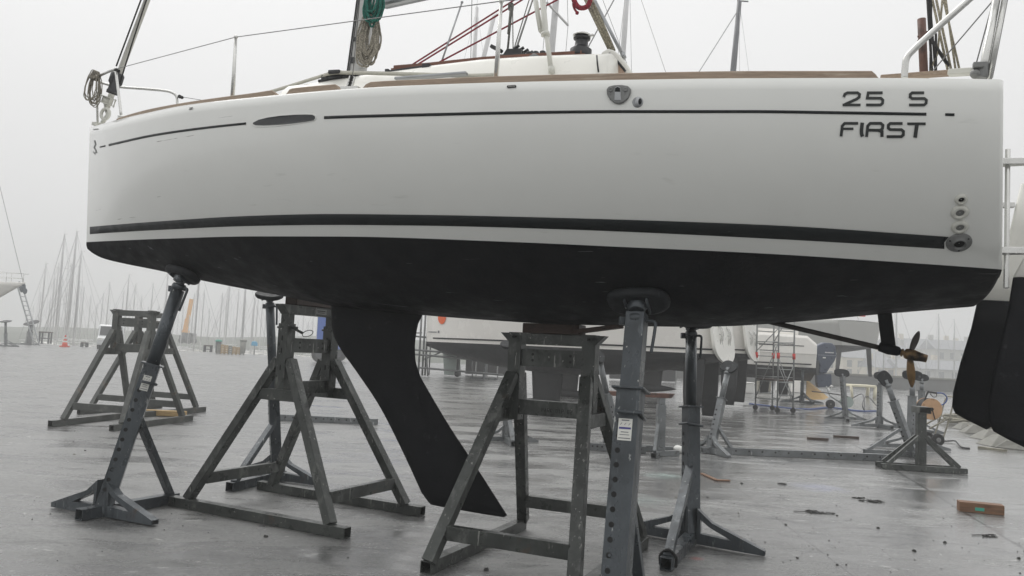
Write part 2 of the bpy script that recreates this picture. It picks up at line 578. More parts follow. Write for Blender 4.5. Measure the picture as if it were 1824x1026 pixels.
def surf(u, w, side=-1):
    zs, za = _zs(u), _za(u)
    bd, bw = f_bd(u * LH), f_bw(u * LH)
    p = 2.3
    w = min(w, 1.0)
    if w >= 0:
        z = za + (zs - za) * w
        y = bw + (bd - bw) * (1 - (1 - w) ** p)
    else:
        t = -w
        zk = min(f_zk(u * LH), za - .03)
        k = (za - zk)
        sl = (bd - bw) * p / (zs - za)
        P0 = (bw, za); P1 = (max(bw - sl * k * .75, bw * .6), za - k * .62)
        P2 = (bw * .52, zk + bw * .02 + (za - zk) * max(0, .42 * (1 - u / .42))); P3 = (0, zk)
        q = 1 - t
        y = q ** 3 * P0[0] + 3 * q * q * t * P1[0] + 3 * q * t * t * P2[0] + t ** 3 * P3[0]
        z = q ** 3 * P0[1] + 3 * q * q * t * P1[1] + 3 * q * t * t * P2[1] + t ** 3 * P3[1]
    return V((hx(u, z, y if w >= 0 else bw), side * y, z))


def nrm(u, w, side=-1):
    e = 1e-3
    a = surf(min(u + e, 1), w, side) - surf(max(u - e, 0), w, side)
    b = surf(u, w + e, side) - surf(u, w - e, side)
    n = a.cross(b).normalized()
    if n.y * side < 0:
        n = -n
    return n


def on_hull(px, py, off=0.0, w0=.5):
    u, w = min(max((px - 158) / 1620, .02), .98), w0
    for _ in range(25):
        x, y = proj(bw_(surf(u, w)))
        e = 1e-4
        xu, yu = proj(bw_(surf(u + e, w))); xw, yw = proj(bw_(surf(u, w + e)))
        a, b, c, d = (xu - x) / e, (xw - x) / e, (yu - y) / e, (yw - y) / e
        det = a * d - b * c
        if abs(det) < 1e-9:
            break
        rx, ry = px - x, py - y
        u += max(-.1, min(.1, (d * rx - b * ry) / det)); w += max(-.2, min(.2, (-c * rx + a * ry) / det))
        u = min(max(u, .001), .999); w = min(max(w, -.98), 1)
    return surf(u, w) + nrm(u, w) * off, nrm(u, w)


# topsides (both sides in one skin, joined at the stem)
WT = [i / 14 for i in range(15)]
mb = MB()
for side in (-1, 1):
    rows = []
    for u in US:
        r = [surf(u, w, side) for w in WT]
        t = r[-1]; s_ = -side
        inw = min(.03, abs(t.y) * .6)
        r += [t + V((0, s_ * inw * .25, .0025)), t + V((0, s_ * inw * .6, .004)), t + V((0, s_ * inw, .004))]
        rows.append(r)
    lastr = rows[-1]
    for dx, dy in ((.016, .008), (.026, .026)):
        rows.append([p + V((dx, -side * min(dy, abs(p.y)), 0)) for p in lastr])
    mb.grid(rows)
hull = mb.build('hull', M['gel'], boat)
# bottom
mb = MB()
WB = [-i / 16 for i in range(17)]
rows = []
for u in US:
    r = [surf(u, w, -1) for w in WB] + [surf(u, w, 1) for w in WB[::-1]][1:]
    rows.append(r)
lr = rows[-1]
rows.append([p + V((.016, -math.copysign(min(.008, abs(p.y)), p.y), .004)) for p in lr])
rows.append([p + V((.026, -math.copysign(min(.026, abs(p.y)), p.y), .014)) for p in lr])
mb.grid(rows)
bottom = mb.build('underbody', M['antifoul'], boat)
# transom
mb = MB()
ring = [surf(1, w, -1) for w in WT[::-1]] + [surf(1, w, -1) for w in WB[1:]]
left = [p + V((.026, min(.026, abs(p.y)), .014 if p.z < 0 else 0)) for p in ring]
right = [V((p.x, -p.y, p.z)) for p in left]
rows = [[l.lerp(r_, k / 10) for k in range(11)] for l, r_ in zip(left, right)]
mb.grid(rows, sm=False)
mb.build('transom', M['gel'], boat)
# deck
mb = MB()
rows = []
for u in US:
    a = surf(u, 1, -1) + V((0, .02, .003)); b = surf(u, 1, 1) + V((0, -.02, .003))
    if a.y > 0: a.y = 0
    if b.y < 0: b.y = 0
    rows.append([a.lerp(b, k / 8) + V((0, 0, .05 * (1 - (k / 4 - 1) ** 2) * min(1, abs(a.y)))) for k in range(9)])
mb.grid(rows)
mb.build('deck', M['deckwhite'], boat)


# stripes on the topsides
def strip_between(ct, cb, x0, x1, off=.0025, n=80, jag=False):
    rows = []
    for i in range(n + 1):
        px = x0 + (x1 - x0) * i / n
        d = 0
        a, _ = on_hull(px, cb(px), off, .3)
        b, _ = on_hull(px, ct(px), off, .3)
        rows.append([a, a.lerp(b, .5) + (a - b).cross(BA) * 0, b])
    return rows


mb = MB()
for s in (1, -1):
    rows = strip_between(c_s1t, c_s1b, 160.5, 1682)
    if s == -1:
        rows = [[V((p.x, -p.y, p.z)) for p in r] for r in rows]
    mb.grid(rows)
tl = on_hull(1690, c_s1t(1690), .0025, .2)[0]
mb.grid([[on_hull(1682, c_s1b(1682), .0025, .2)[0], on_hull(1682, c_s1t(1682), .0025, .2)[0]], [on_hull(1677 + 1, 436, .0025, .2)[0], tl]])
mb.build('waterline_stripe', M['stripe'], boat, solid=.001)
mb = MB()
for a, b, h in ((178, 188, 1.2), (194, 438.5, 2.0), (577.5, 1650, 2.6), (1683.5, 1700, 2.4)):
    mb.grid(strip_between(lambda x: c_cove(x) - h, lambda x: c_cove(x) + h, a, b, .002, max(3, int((b - a) / 16))))
    mb.grid([[V((p.x, -p.y, p.z)) for p in r] for r in strip_between(lambda x: c_cove(x) - h, lambda x: c_cove(x) + h, a, b, .002, max(3, int((b - a) / 16)))])
mb.build('cove_stripe', M['stripe'], boat, solid=.001)


# hull lettering, strokes measured on the photograph and laid on the skin
def stroke(mb, pts, wid, off=.003, sub=5):
    P = [V((x, y, 0)) for x, y in pts]
    Q = [P[0]]
    for a, b in zip(P, P[1:]):
        k = max(1, int((b - a).length / sub))
        Q += [a.lerp(b, (i + 1) / k) for i in range(k)]
    L, Rr = [], []
    n = len(Q)
    for i in range(n):
        d0 = (Q[i] - Q[max(i - 1, 0)]); d1 = (Q[min(i + 1, n - 1)] - Q[i])
        if d0.length < 1e-6: d0 = d1
        if d1.length < 1e-6: d1 = d0
        d0 = d0.normalized(); d1 = d1.normalized()
        t = (d0 + d1).normalized()
        nn = V((-t.y, t.x, 0)); k = 1 / max(.5, nn.dot(V((-d0.y, d0.x, 0))))
        L.append(Q[i] + nn * wid / 2 * k); Rr.append(Q[i] - nn * wid / 2 * k)
    mb.grid([[on_hull(a.x, a.y, off)[0], on_hull(b.x, b.y, off)[0]] for a, b in zip(L, Rr)], sm=False)


def zp(pts):
    return [(1368 + x / 3.945, y / 3.945) for x, y in pts]


def mirror(mb):
    o = len(mb.v)
    mb.v += [V((p.x, -p.y, p.z)) for p in mb.v[:o]]
    for f, m_, s_ in list(zip(mb.f, mb.m, mb.s)):
        mb.f.append([i + o for i in f][::-1]); mb.m.append(m_); mb.s.append(s_)


GLYPHS = (
    [([(532, 682), (540, 662), (558, 653), (628, 653), (643, 664), (640, 684), (622, 697), (536, 736)], 4.6), ([(524, 738), (650, 738)], 4.2)],
    [([(805, 653), (704, 653), (697, 690), (792, 691), (806, 704), (804, 726), (790, 738), (689, 738)], 4.6)],
    [([(1096, 653), (1012, 653), (999, 664), (998, 683), (1012, 693), (1098, 693), (1112, 704), (1110, 726), (1096, 738), (990, 738)], 4.6)],
    [([(513, 958), (521, 886), (538, 867), (633, 867)], 4.6), ([(520, 905), (600, 905)], 4.0)],
    [([(662, 862), (656, 915), (657, 940), (664, 960)], 6.0)],
    [([(692, 962), (700, 886), (718, 867), (792, 867), (807, 880), (804, 903), (790, 915), (699, 915)], 4.8), ([(778, 915), (800, 925), (800, 962)], 5.4)],
    [([(945, 868), (858, 868), (845, 880), (845, 900), (858, 911), (936, 911), (951, 923), (950, 948), (936, 960), (833, 960)], 4.8)],
    [([(978, 870), (1107, 870)], 4.4), ([(1046, 870), (1033, 967)], 6.2)],
)
for gi, gl_ in enumerate(GLYPHS):
    mb = MB()
    for pts, w in gl_:
        stroke(mb, zp(pts), w * 1.06)
    mb.build('numeral' if gi < 2 else 'letter', M['letter'], hull, solid=.0012)
mb = MB()
stroke(mb, [(168.5, 250), (170.5, 257), (168, 263), (171, 268), (172, 272), (168, 272)], 1.8, sub=2)
stroke(mb, [(166, 270), (170, 275)], 1.2, sub=2)
for k in range(6):
    stroke(mb, [(166 + k * 1.7, 231.4 - .15 * k), (167 + k * 1.7, 229.6 - .15 * k)], .8, sub=1)
stroke(mb, [(338, 192.6), (344, 191.8)], 1.2, sub=2); stroke(mb, [(337, 194.8), (343, 194)], 1.2, sub=2)
mirror(mb)
mb.build('bow_emblem', M['letter'], boat, solid=.001)


def poly_on_hull(mb, pts, off, th, m=0):
    A = [on_hull(x, y, off) for x, y in pts]
    n = sum((a[1] for a in A), V((0, 0, 0))).normalized()
    mb.prism([a[0] for a in A], n * th, m)


# portlight
win = [(451.5, 219), (462, 213.5), (478, 209.5), (500, 206.6), (525, 205), (545, 204.3), (557, 204.6), (561.5, 207), (562, 211), (559, 214.5), (545, 217), (520, 220), (495, 222.3), (470, 223.6), (456, 223.2), (452, 221.5)]
cx, cy = 507, 214
rim = [(cx + (x - cx) * 1.035, cy + (y - cy) * 1.28 + .6) for x, y in win]
mb = MB(); poly_on_hull(mb, rim, -.004, .008)
w_rim = mb.build('portlight', M['gel'], boat, bevel=.002)
mb = MB(); poly_on_hull(mb, win, .002, .005)
mb.build('pane', M['glass'], w_rim, bevel=.001)
# builder's badge
mb = MB(); poly_on_hull(mb, [(904, 152.5), (918, 151.5), (920, 153), (919, 156), (905, 157.2), (903, 155.5)], 0, .004)
bdg = mb.build('badge', M['blackplastic'], boat)
mb = MB()
for k in range(6):
    stroke(mb, [(906 + k * 2.1, 155.3 - .12 * k), (907.2 + k * 2.1, 153.6 - .12 * k)], .7, off=.0062, sub=1)
mb.build('badge_print', M['whiteplastic'], bdg, solid=.0008)
# fairlead scoop with roller slot
mb = MB()
sc = [(1081, 160), (1085, 155), (1095, 152.6), (1108, 152), (1119, 154), (1124.5, 159), (1124, 167), (1119, 177), (1111, 184), (1103, 186.3), (1095, 184.5), (1087, 178), (1082, 169)]
poly_on_hull(mb, sc, -.002, .018)
fl = mb.build('fairlead', M['greyplastic'], boat, bevel=.006)
mb = MB()
poly_on_hull(mb, [(1096.5, 158), (1101, 155), (1106, 157), (1106.6, 166), (1107.5, 180), (1095.5, 180), (1096, 168)], .012, .006)
mb.build('slot', M['alu'], fl, bevel=.002)
mb = MB(); poly_on_hull(mb, [(1097, 159), (1101, 156.5), (1105.5, 158.5), (1106, 165), (1096.6, 165)], .0165, .003)
mb.build('slot_shade', M['stripe'], fl)  # dark plate: shade at the top of the slot put into colour
for x, y in ((1089, 161.5), (1115, 161)):
    mb = MB()
    P, n = on_hull(x, y, .014)
    mb.lathe(P, n, [(0, .013), (.005, .013), (.007, .009), (.003, .006)], 14)
    P, n = on_hull(x - 1, y + 7, .015)
    mb.lathe(P, n, [(0, .005), (.003, .004)], 10)
    mb.build('bolt', M['greyplastic'], fl)
P, n = on_hull(1136, 182)
mb = MB(); mb.ball(P, .025, 16, sc=(.9, .5, 1.15)); mb.lathe(P - n * .004, n, [(0, .030), (.005, .030), (.007, .026)], 20)
vc = mb.build('vent_cowl', M['alu'], boat)
mb = MB(); mb.ball(P + V((.013, 0, .002)) + n * .007, .0145, 12, sc=(.7, .6, 1.25)); mb.build('opening_shade', M['stripe'], vc)  # dark ball set in the cowl paints the shade of its mouth
# skin fittings near the stern
for (x, y, r, kind) in ((1712, 355, .030, 0), (1709.5, 378, .042, 1), (1709.5, 404, .041, 1), (1708, 432, .062, 2)):
    P, n = on_hull(x, y)
    mb = MB()
    if kind < 2:
        mb.lathe(P, n, [(-.01, r), (.006, r), (.013, r * .82), (.016, r * .62), (.012, r * .48), (-.02, r * .45)], 24, caps=False)
        mb.lathe(P, n, [(.001 + (kind == 1) * .004, r * .47), (.0012 + (kind == 1) * .004, .002)], 24, m=1, caps=False)
        mb.build('skin_fitting', [M['whiteplastic'], M['dark'] if kind == 0 else M['greyplastic']], boat)
    else:
        mb.lathe(P, n, [(-.01, r), (.004, r), (.008, r * .95), (.009, r * .62), (.022, r * .56), (.024, r * .46), (.006, r * .42)], 28, caps=False)
        mb.lathe(P, n, [(.007, r * .43), (.0072, .002)], 24, m=1, caps=False)
        a, b = perp(n)
        for q in (.3, 2.4, 4.5):
            mb.lathe(P + (a * math.cos(q) + b * math.sin(q)) * r * .8 + n * .008, n, [(0, .005), (.003, .004)], 8, m=1)
        mb.build('skin_fitting', [M['greyplastic'], M['dark']], boat)


# teak toe rails
def toe(curve, x0, x1, inset=.022, wid=.035, n=40, e0=0, e1=0, name='toe_rail', y_other=True):
    for side in ((-1, 1) if y_other else (-1,)):
        rows = []
        for i in range(n + 1):
            px = x0 + (x1 - x0) * i / n
            P, _ = on_hull(px, c_sheer(px) + .6, 0, .98)
            u = P.x / LH
            b = max(abs(P.y) - inset, .02)
            zt = P.z + .02
            lo, hi = P.z - .05, P.z + .4
            for _ in range(30):
                z = (lo + hi) / 2
                x, y = proj(bw_((P.x, -b, z)))
                if y < curve(x): hi = z
                else: lo = z
            zt = max(z, P.z + .012)
            k = 1.0
            if e0 and px - x0 < e0: k = max(.04, (px - x0) / e0)
            if e1 and x1 - px < e1: k = min(k, max(.04, (x1 - px) / e1))
            zb = P.z - .004
            zt = zb + (zt - zb) * k
            bi = max(b - wid, .0)
            q = [(b + .012, zb), (b + .004, zt - .006), (b - .004, zt), (bi + .004, zt), (bi, zt - .006), (bi - .004, zb)]
            rows.append([V((P.x, side * y, z)) for y, z in q])
        mb = MB(); mb.grid(rows, sm=False, cv=True)
        mb.add(rows[0], [tuple(range(6))]); mb.add(rows[-1], [tuple(range(6))[::-1]])
        mb.build(name, M['teak'], boat)


c_teak1 = pchip([(190, 216), (200, 213.3), (230, 203.5), (266, 194), (340, 180.5), (456, 164.5), (486, 160.5), (494, 166)])
c_teak2 = pchip([(500, 160), (512, 158), (594, 149.8), (605, 149)])
c_teak3 = pchip([(640, 147.4), (650, 146.2), (780, 139.5), (912, 134.6), (1100, 130), (1336, 126), (1557, 125.8), (1570, 125.8)])
toe(c_teak1, 197, 494, e0=6, e1=9)
toe(c_teak2, 503, 604, e0=9, e1=10, n=24)
toe(c_teak3, 640, 1568, e0=10, e1=12, n=120)

# keel
lead = [(590, 540), (590, 560), (592, 590), (604, 618), (630, 655), (675, 722), (715, 800), (742, 858), (752, 880), (762, 893)]
trail = [(757, 545), (752, 562), (744, 580), (739.5, 610), (740, 640), (748, 668), (765, 699), (800, 758), (850, 834), (896, 906)]
L_ = [PB(x, y, 0) for x, y in lead]; T_ = [PB(x, y, 0) for x, y in trail]
fl_ = pchip(sorted((p.z, p.x) for p in L_)); ft_ = pchip(sorted((p.z, p.x) for p in T_))
zb = PB(830, 905, 0).z
rows = []
NK = 26
for i in range(NK + 1):
    z = -.33 + (zb + .33) * i / NK
    a, b = fl_(z), ft_(z)
    if i > NK - 4:
        pass
    c = b - a
    r = []
    for j in range(24):
        q = 2 * math.pi * j / 24
        xx = (1 - math.cos(q)) / 2
        tt = 5 * .115 * (.2969 * math.sqrt(xx) - .126 * xx - .3516 * xx ** 2 + .2843 * xx ** 3 - .1036 * xx ** 4)
        y = (tt if q <= math.pi else -tt) * c
        r.append(V((a + c * xx, y, z)))
    rows.append(r)
last = rows[-1]
cxk = sum((p.x for p in last)) / 24
rows.append([V((cxk + (p.x - cxk) * .93, p.y * .55, p.z - .018)) for p in last])
rows.append([V((cxk + (p.x - cxk) * .5, p.y * .1, p.z - .022)) for p in last])
mb = MB(); mb.grid(rows, cv=True)
mb.add(rows[-1], [tuple(range(24))])
mb.build('keel', M['keelblack'], boat)


# twin rudders hung outside the transom
def blade(mb, le, te, th, y0, cant, m=0, white=None):
    """le, te: lists of (X, Z) from top to bottom"""
    for i in range(len(le) - 1):
        pass
    rows = []
    for (xa, za), (xb, zb2) in zip(le, te):
        r = []
        for j in range(20):
            q = 2 * math.pi * j / 20
            s_ = (1 - math.cos(q)) / 2
            tt = 5 * th * (.2969 * math.sqrt(s_) - .126 * s_ - .3516 * s_ ** 2 + .2843 * s_ ** 3 - .1036 * s_ ** 4)
            x = xa + (xb - xa) * s_; z = za + (zb2 - za) * s_
            y = y0 + cant * z + (tt if q <= math.pi else -tt)
            r.append(V((x, y, z)))
        rows.append(r)
    mb.grid(rows, cv=True, m=m)
    mb.add(rows[0], [tuple(range(20))], m); mb.add(rows[-1], [tuple(range(20))[::-1]], m)


for side in (-1, 1):
    y0 = side * .74; cant = -side * .16; DX = .03 if side < 0 else .125
    mb = MB()
    LE = [(x + DX, z) for x, z in [(7.60, .0), (7.575, -.2), (7.525, -.45), (7.495, -.66), (7.495, -.76), (7.52, -.81), (7.58, -.84)]]
    TE = [(x + DX, z) for x, z in [(7.97, .0), (7.98, -.2), (7.975, -.45), (7.94, -.62), (7.86, -.74), (7.78, -.85), (7.72, -.90)]]
    blade(mb, LE, TE, .045, y0, cant)
    rd = mb.build('rudder', M['keelblack'], boat)
    mb = MB()
    blade(mb, [(x + DX, z) for x, z in [(7.80, .80), (7.76, .5), (7.69, .2), (7.60, .003)]], [(x + DX, z) for x, z in [(7.99, .80), (7.985, .5), (7.98, .2), (7.97, .003)]], .045, y0, cant)
    mb.build('rudder_head', M['deckwhite'], rd)
    mb = MB()
    for z in (.12, .62):
        yy = y0 + cant * z
        mb.prism([(7.46, yy - .05, z), (7.70, yy - .022, z + .01), (7.9, yy - .022, z + .02), (7.9, yy + .022, z + .02), (7.70, yy + .022, z + .01), (7.46, yy + .05, z)], (0, 0, .035))
    mb.tube([(7.60, y0 + cant * -.06, -.06), (7.60, y0 + cant * .72, .72)], .013, 10)
    mb.build('rudder_bracket', M['steel'], rd, bevel=.003)

# shaft, strut, propeller
S0, S1 = PB(1365, 572, 0), PB(1604, 628, 0)
ax = (S1 - S0).normalized()
mb = MB(); mb.tube([S0 - ax * .15, S1], .0165, 12)
mb.build('propeller_shaft', M['darkbronze'], boat)
mb = MB()
p0, p1, p2, p3 = PB(1562, 552, 0), PB(1588, 552, 0), PB(1596, 618, 0), PB(1570, 618, 0)
rows = []
for k in range(7):
    t = k / 6
    a = p0.lerp(p3, t); b = p1.lerp(p2, t)
    rows.append([a.lerp(b, (1 - math.cos(2 * math.pi * j / 16)) / 2) + V((0, .016 * math.sin(2 * math.pi * j / 16), 0)) for j in range(16)])
mb.grid(rows, cv=True)
c0 = PB(1565, 617, 0); c1 = PB(1600, 626, 0)
mb.lathe(c0, c1 - c0, [(0, .02), (.005, .03), (.06, .036), ((c1 - c0).length, .030), ((c1 - c0).length + .012, .02)], 18)
mb.build('shaft_strut', M['keelblack'], boat)
mb = MB()
h0 = PB(1603, 627, 0); h1 = PB(1651, 639, 0)
hd = (h1 - h0); hl = hd.length
mb.lathe(h0, hd, [(0, .014), (.01, .026), (.018, .026), (.02, .014), (.03, .03), (.04, .034), (hl * .5, .036), (hl * .75, .028), (hl, .024)], 18, m=0)
pr = mb.build('propeller', M['bronze'], boat)
for (base, tip, wv, mm, sgn) in ((PB(1622, 627, 0), PB(1637, 590, 0), .052, 'darkbronze', 1), (PB(1621, 634, 0), PB(1624, 690, 0), .052, 'bronze', -1)):
    mb = MB(); rows = []
    hdn = hd.normalized()
    up = (tip - base).normalized()
    side_ = V((0, 1, 0))
    for k in range(10):
        t = k / 9
        c = base.lerp(tip, t)
        wd = wv * .68 * math.sin(math.pi * (.16 + .80 * t)) ** .8
        tw = R(62 - 26 * t)
        d = hdn * math.cos(tw) * 1.0 + side_ * math.sin(tw) * sgn
        nn = d.cross(up).normalized()
        th = .010 * (1 - .8 * t)
        r = []
        for j in range(12):
            q = 2 * math.pi * j / 12
            r.append(c + d * wd * math.cos(q) + nn * th * math.sin(q))
        rows.append(r)
    mb.grid(rows, cv=True); mb.add(rows[-1], [tuple(range(12))])
    mb.build('blade', M[mm], pr)

# ---- coachroof and deck gear
ct = [(520, 154), (560, 149), (600, 141.5), (640, 135.5), (690, 128.5), (765, 118.5), (860, 106.8), (950, 101), (1040, 97.5), (1064, 97)]
top = [PB(x, y, -.62) for x, y in ct]
rows = []
for p in top:
    u = p.x / LH
    dk = _zs(u) + .02
    k = max(.0, min(1, (p.z - dk) / .3))
    yb = min(.86, f_bd(p.x) - .25)
    h = max(p.z, dk + .01)
    prof = [(yb, dk), (yb - .06, dk + (h - dk) * .35), (.70, h - .045), (.66, h - .012), (.62, h), (.4, h + .03), (0, h + .045)]
    prof = [(min(y, yb), z) for y, z in prof]
    r = [V((p.x, -y, z)) for y, z in prof] + [V((p.x, y, z)) for y, z in prof[::-1][1:]]
    rows.append(r)
mb = MB(); mb.grid(rows)
er = rows[-1]
ar = [p + V((.10 + .05 * (1 - (p.z - er[0].z) / .4), 0, 0)) for p in er]
mb.grid([er, [p + V((.03, 0, -.004)) for p in er], ar]); 
n_ = len(ar)
mb.add(ar, [tuple(range(n_))])
coach = mb.build('coachroof', M['deckwhite'], boat)
# companionway moulding aft of the coachroof
xa = PB(1070, 97, -.5).x
q0 = [PB(x, y, -.42) for x, y in ((1066, 104), (1072, 92), (1082, 86), (1092, 88), (1104, 97), (1116, 112), (1126, 128), (1126, 150), (1066, 150))]
mb = MB()
mb.prism(q0, (0, .84, 0))
cm = mb.build('companionway_frame', M['deckwhite'], coach, bevel=.012)
q1 = [PB(x, y, -.424) for x, y in ((1085, 96), (1090, 99), (1103, 112), (1113, 126), (1113, 150), (1085, 150))]
mb = MB(); mb.prism(q1, (0, -.012, 0)); mb.build('washboard', M['cabinwood'], cm)
mb = MB(); mb.tube([PB(1085, 95, -.44), PB(1098, 107, -.44), PB(1114, 127, -.44)], .008, 8); mb.build('seal', M['blackplastic'], cm)
mb = MB(); mb.tube([PB(1063, 99, -.74), PB(1064, 112, -.76), PB(1066, 128, -.78)], .006, 8)
mb.build('seal', M['blackplastic'], cm)
# handrails (brown)
for sgn in (1, -1):
    mb = MB()
    pts = [PB(x, y, -.58) for x, y in ((703, 120.5), (765, 115.5), (860, 105.5), (950, 99.5), (1036, 94.5))]
    pts = [V((p.x, p.y * sgn, p.z)) for p in pts]
    for a, b in zip(pts, pts[1:]):
        mb.beam(a, b, .03, .028, ext=.004)
    for p in pts:
        mb.box(p - V((0, 0, .03)), (.05, .025, .05))
    mb.build('handrail', M['mahogany'], coach, bevel=.005)
# jib track with car and dark line along the coachroof edge
mb = MB()
mb.beam(PB(568, 145, -.66), PB(640, 134, -.66), .03, .02)
for x, y, s in ((580, 140, .05), (592, 137, .06), (604, 134, .07), (618, 134, .05), (630, 134, .04)):
    mb.box(PB(x, y, -.66), (s, .05, s * .8)); mb.ball(PB(x + 3, y - 3, -.66), .018, 8)
mb.tube([PB(640, 136, -.66), PB(688, 128.5, -.66)], .008, 6)
mb.beam(PB(688, 128.5, -.66), PB(765, 117.5, -.66), .022, .018)
mb.box(PB(760, 118, -.66), (.06, .04, .03)); mb.box(PB(690, 127, -.66), (.03, .03, .03))
mb.build('jib_track', M['blackplastic'], coach, bevel=.004)
# webbing strap lying over the deck
mb = MB()
st = smooth_path([PB(480, 164, -.55), PB(520, 152, -.6), PB(560, 139.5, -.66), PB(593, 130, -.70), PB(625, 129.5, -.72), PB(690, 131, -.78), PB(760, 133, -.86), PB(830, 135, -.95), PB(880, 134, -1.05)], 6)
mb.grid([[p + V((0, .004, .014)), p + V((0, -.004, -.014))] for p in st])
mb.build('jib_sheet', M['strap'], boat, solid=.006)
mb = MB(); mb.box(PB(597, 129, -.7), (.10, .05, .03)); mb.build('sheet_block', M['blackplastic'], boat, bevel=.008)
# grey batten lying on the side deck
mb = MB(); mb.beam(PB(705, 141, -1.0), PB(832, 131, -1.0), .05, .02); mb.build('whisker_pole', M['alu'], boat, bevel=.006)
# chainplate with turnbuckle
mb = MB()
a, b = PB(622, 158, -1.0), PB(628, 136, -1.0)
mb.beam(a, b, .012, .05, up=(1, 0, 0)); mb.box(a, (.16, .05, .02))
for k in (.2, .45, .7, .9):
    mb.lathe(a.lerp(b, k) + V((0, -.007, 0)), (0, -1, 0), [(0, .012), (.004, .012)], 10, m=1)
mb.build('chainplate', [M['steel'], M['dark']], boat)

# winch
wc = PB(1034, 99, -.52)
K = .205 / 2 / .075
mb = MB()
WS = .72
def wl(o, prof):
    mb.lathe(wc + V((0, 0, o * WS)), (0, 0, 1), [(a * WS, b * WS) for a, b in prof], 28)
wl(-.02, [(0, .108), (.02, .108), (.03, .104), (.075, .104), (.083, .092), (.1, .072), (.115, .064), (.16, .060), (.17, .06)])
wl(.147, [(0, .055), (.01, .08), (.022, .082), (.03, .066), (.05, .06)])
wn = mb.build('winch', M['blackplastic'], boat)
mb = MB(); wl(.185, [(0, .088), (.012, .09), (.022, .075), (.03, .03), (.032, .01)])
mb.box(wc + V((.065, -.015, .185 * WS)), (.04, .02, .014))
mb.build('winch_top', M['steel'], wn, bevel=.003)
# rope clutches
mb = MB()
cl = PB(918, 104, -.5)
mb.box(cl + V((-.01, 0, -.02)), (.20, .16, .05))
for k in range(4):
    o = cl + V((0, -.06 + .04 * k, .02))
    mb.prism([o + V((-.08, 0, -.02)), o + V((.06, 0, -.02)), o + V((.06, 0, .03)), o + V((-.05, 0, .03))], (0, .03, 0))
    mb.tube([o + V((.0 + .02 * k, .015, .03)), o + V((.04 + .02 * k, .015, .055))], .012, 8)
mb.beam(cl + V((-.08, -.06, .03)), cl + V((-.17, -.06, .075)), .03, .025)
for k in range(3):
    mb.lathe(cl + V((.12 + .05 * k, -.05, -.03)), (0, 0, 1), [(0, .022), (.05, .022), (.055, .01)], 12)
mb.build('rope_clutch', M['blackplastic'], boat, bevel=.004)
mb = MB(); mb.ball(PB(954, 103, -.56), .07, 12, sc=(1, .6, .45)); mb.build('deck_organizer', M['greyplastic'], boat)

# mast, boom, standing rigging
ms0 = PB(628, 140, 0)
mtop = ms0 + V((.42, 0, 10.3))
def mast_rows(p0, p1, a, b, n=16):
    rows = []
    for k in range(6):
        c = p0.lerp(p1, k / 5)
        t = 1 - .15 * max(0, k - 3) / 2
        rows.append([c + V((a * t * math.cos(2 * math.pi * j / n), b * t * math.sin(2 * math.pi * j / n), 0)) for j in range(n)])
    return rows
base = V((ms0.x + .02, 0, _zs(ms0.x / LH) + .05))
mb = MB(); rws = mast_rows(base, mtop, .085, .055)
mb.grid(rws, cv=True); mb.add(rws[-1], [tuple(range(16))])
mast = mb.build('mast', M['mastalu'], boat)
dirm = (mtop - base).normalized()
mb = MB()
for off, w in ((V((-.075, -.035, 0)), .010), (V((-.045, -.053, 0)), .006)):
    mb.beam(base + off, base + off + dirm * 3, w, w)
for h, s in ((.42, .04), (.62, .045), (.8, .03), (1.3, .04)):
    mb.box(base + dirm * h + V((-.02, -.062, 0)), (.035, .02, s))
mb.build('mast_track', M['blackplastic'], mast)
mb = MB(); bm0 = PB(690, 3, 0) + V((-.05, 0, 0))
mb.beam(bm0, PB(765, -3, 0) + V((2.6, 0, .40)), .09, .12)
mb.build('boom', M['alu'], boat, bevel=.03)
for s in (1, -1):
  for zz in (4.2, 7.4):
    mb = MB()
    c = base + dirm * zz
    mb.beam(c, c + V((.28, s * .75, .06)), .03, .05)
    mb.build('spreader', M['alu'], mast)
mb = MB()
for s in (1, -1):
    c1_ = base + dirm * 4.2 + V((.28, s * .75, .06)); c2_ = base + dirm * 7.4 + V((.28, s * .75, .06))
    mb.tube([V((b.x, s * abs(b.y), b.z)), c1_, c2_, mtop - dirm * .5], .003, 6)
mb.build('shroud', M['wire'], boat)
# forestay with furler
f0 = PB(184, 208, 0); f1 = PB(213, 131, 0); f2 = PB(262, 0, 0)
fd = (f2 - f1).normalized()
mb = MB(); mb.tube([f1 - fd * .35, f1 + fd * 8.6], .028, 12); mb.build('furled_foil', M['deckwhite'], boat)
mb = MB()
mb.tube([PB(207, 118, -.03), PB(251, 0, -.05), PB(251, 0, -.05) + (PB(251, 0, -.05) - PB(207, 118, -.03)) * 8], .008, 6)
mb.tube([PB(213, 150, -.03), PB(236, 75, -.03), PB(262, -4, -.03), PB(262, -4, -.03) + fd * 5], .007, 6)
mb.build('furling_halyard', M['blackrope'], boat)
dk = PB(205, 148, 0); dd = (PB(212, 128, 0) - PB(190, 195, 0)).normalized()
mb = MB()
mb.lathe(dk + dd * .10, -dd, [(0, .05), (.02, .062), (.10, .062), (.12, .045), (.17, .045), (.18, .052), (.21, .05)], 18)
mb.box(dk + V((.045, -.03, -.02)), (.06, .05, .18), m=0)
fr = mb.build('furler_swivel', M['blackplastic'], boat, bevel=.004)
mb = MB()
c = PB(191, 180, 0)
for o in (-.032, .032):
    mb.lathe(c + dd * o, dd, [(0, .075), (.008, .075)], 22)
mb.lathe(c - dd * .032, dd, [(0, .05), (.064, .05)], 16)
for q in range(4):
    a_, b_ = perp(dd)
    e = (a_ * math.cos(q * 1.57 + .4) + b_ * math.sin(q * 1.57 + .4)) * .068
    mb.tube([c + e - dd * .04, c + e + dd * .045], .006, 6)
c2 = PB(187.5, 203, -.04)
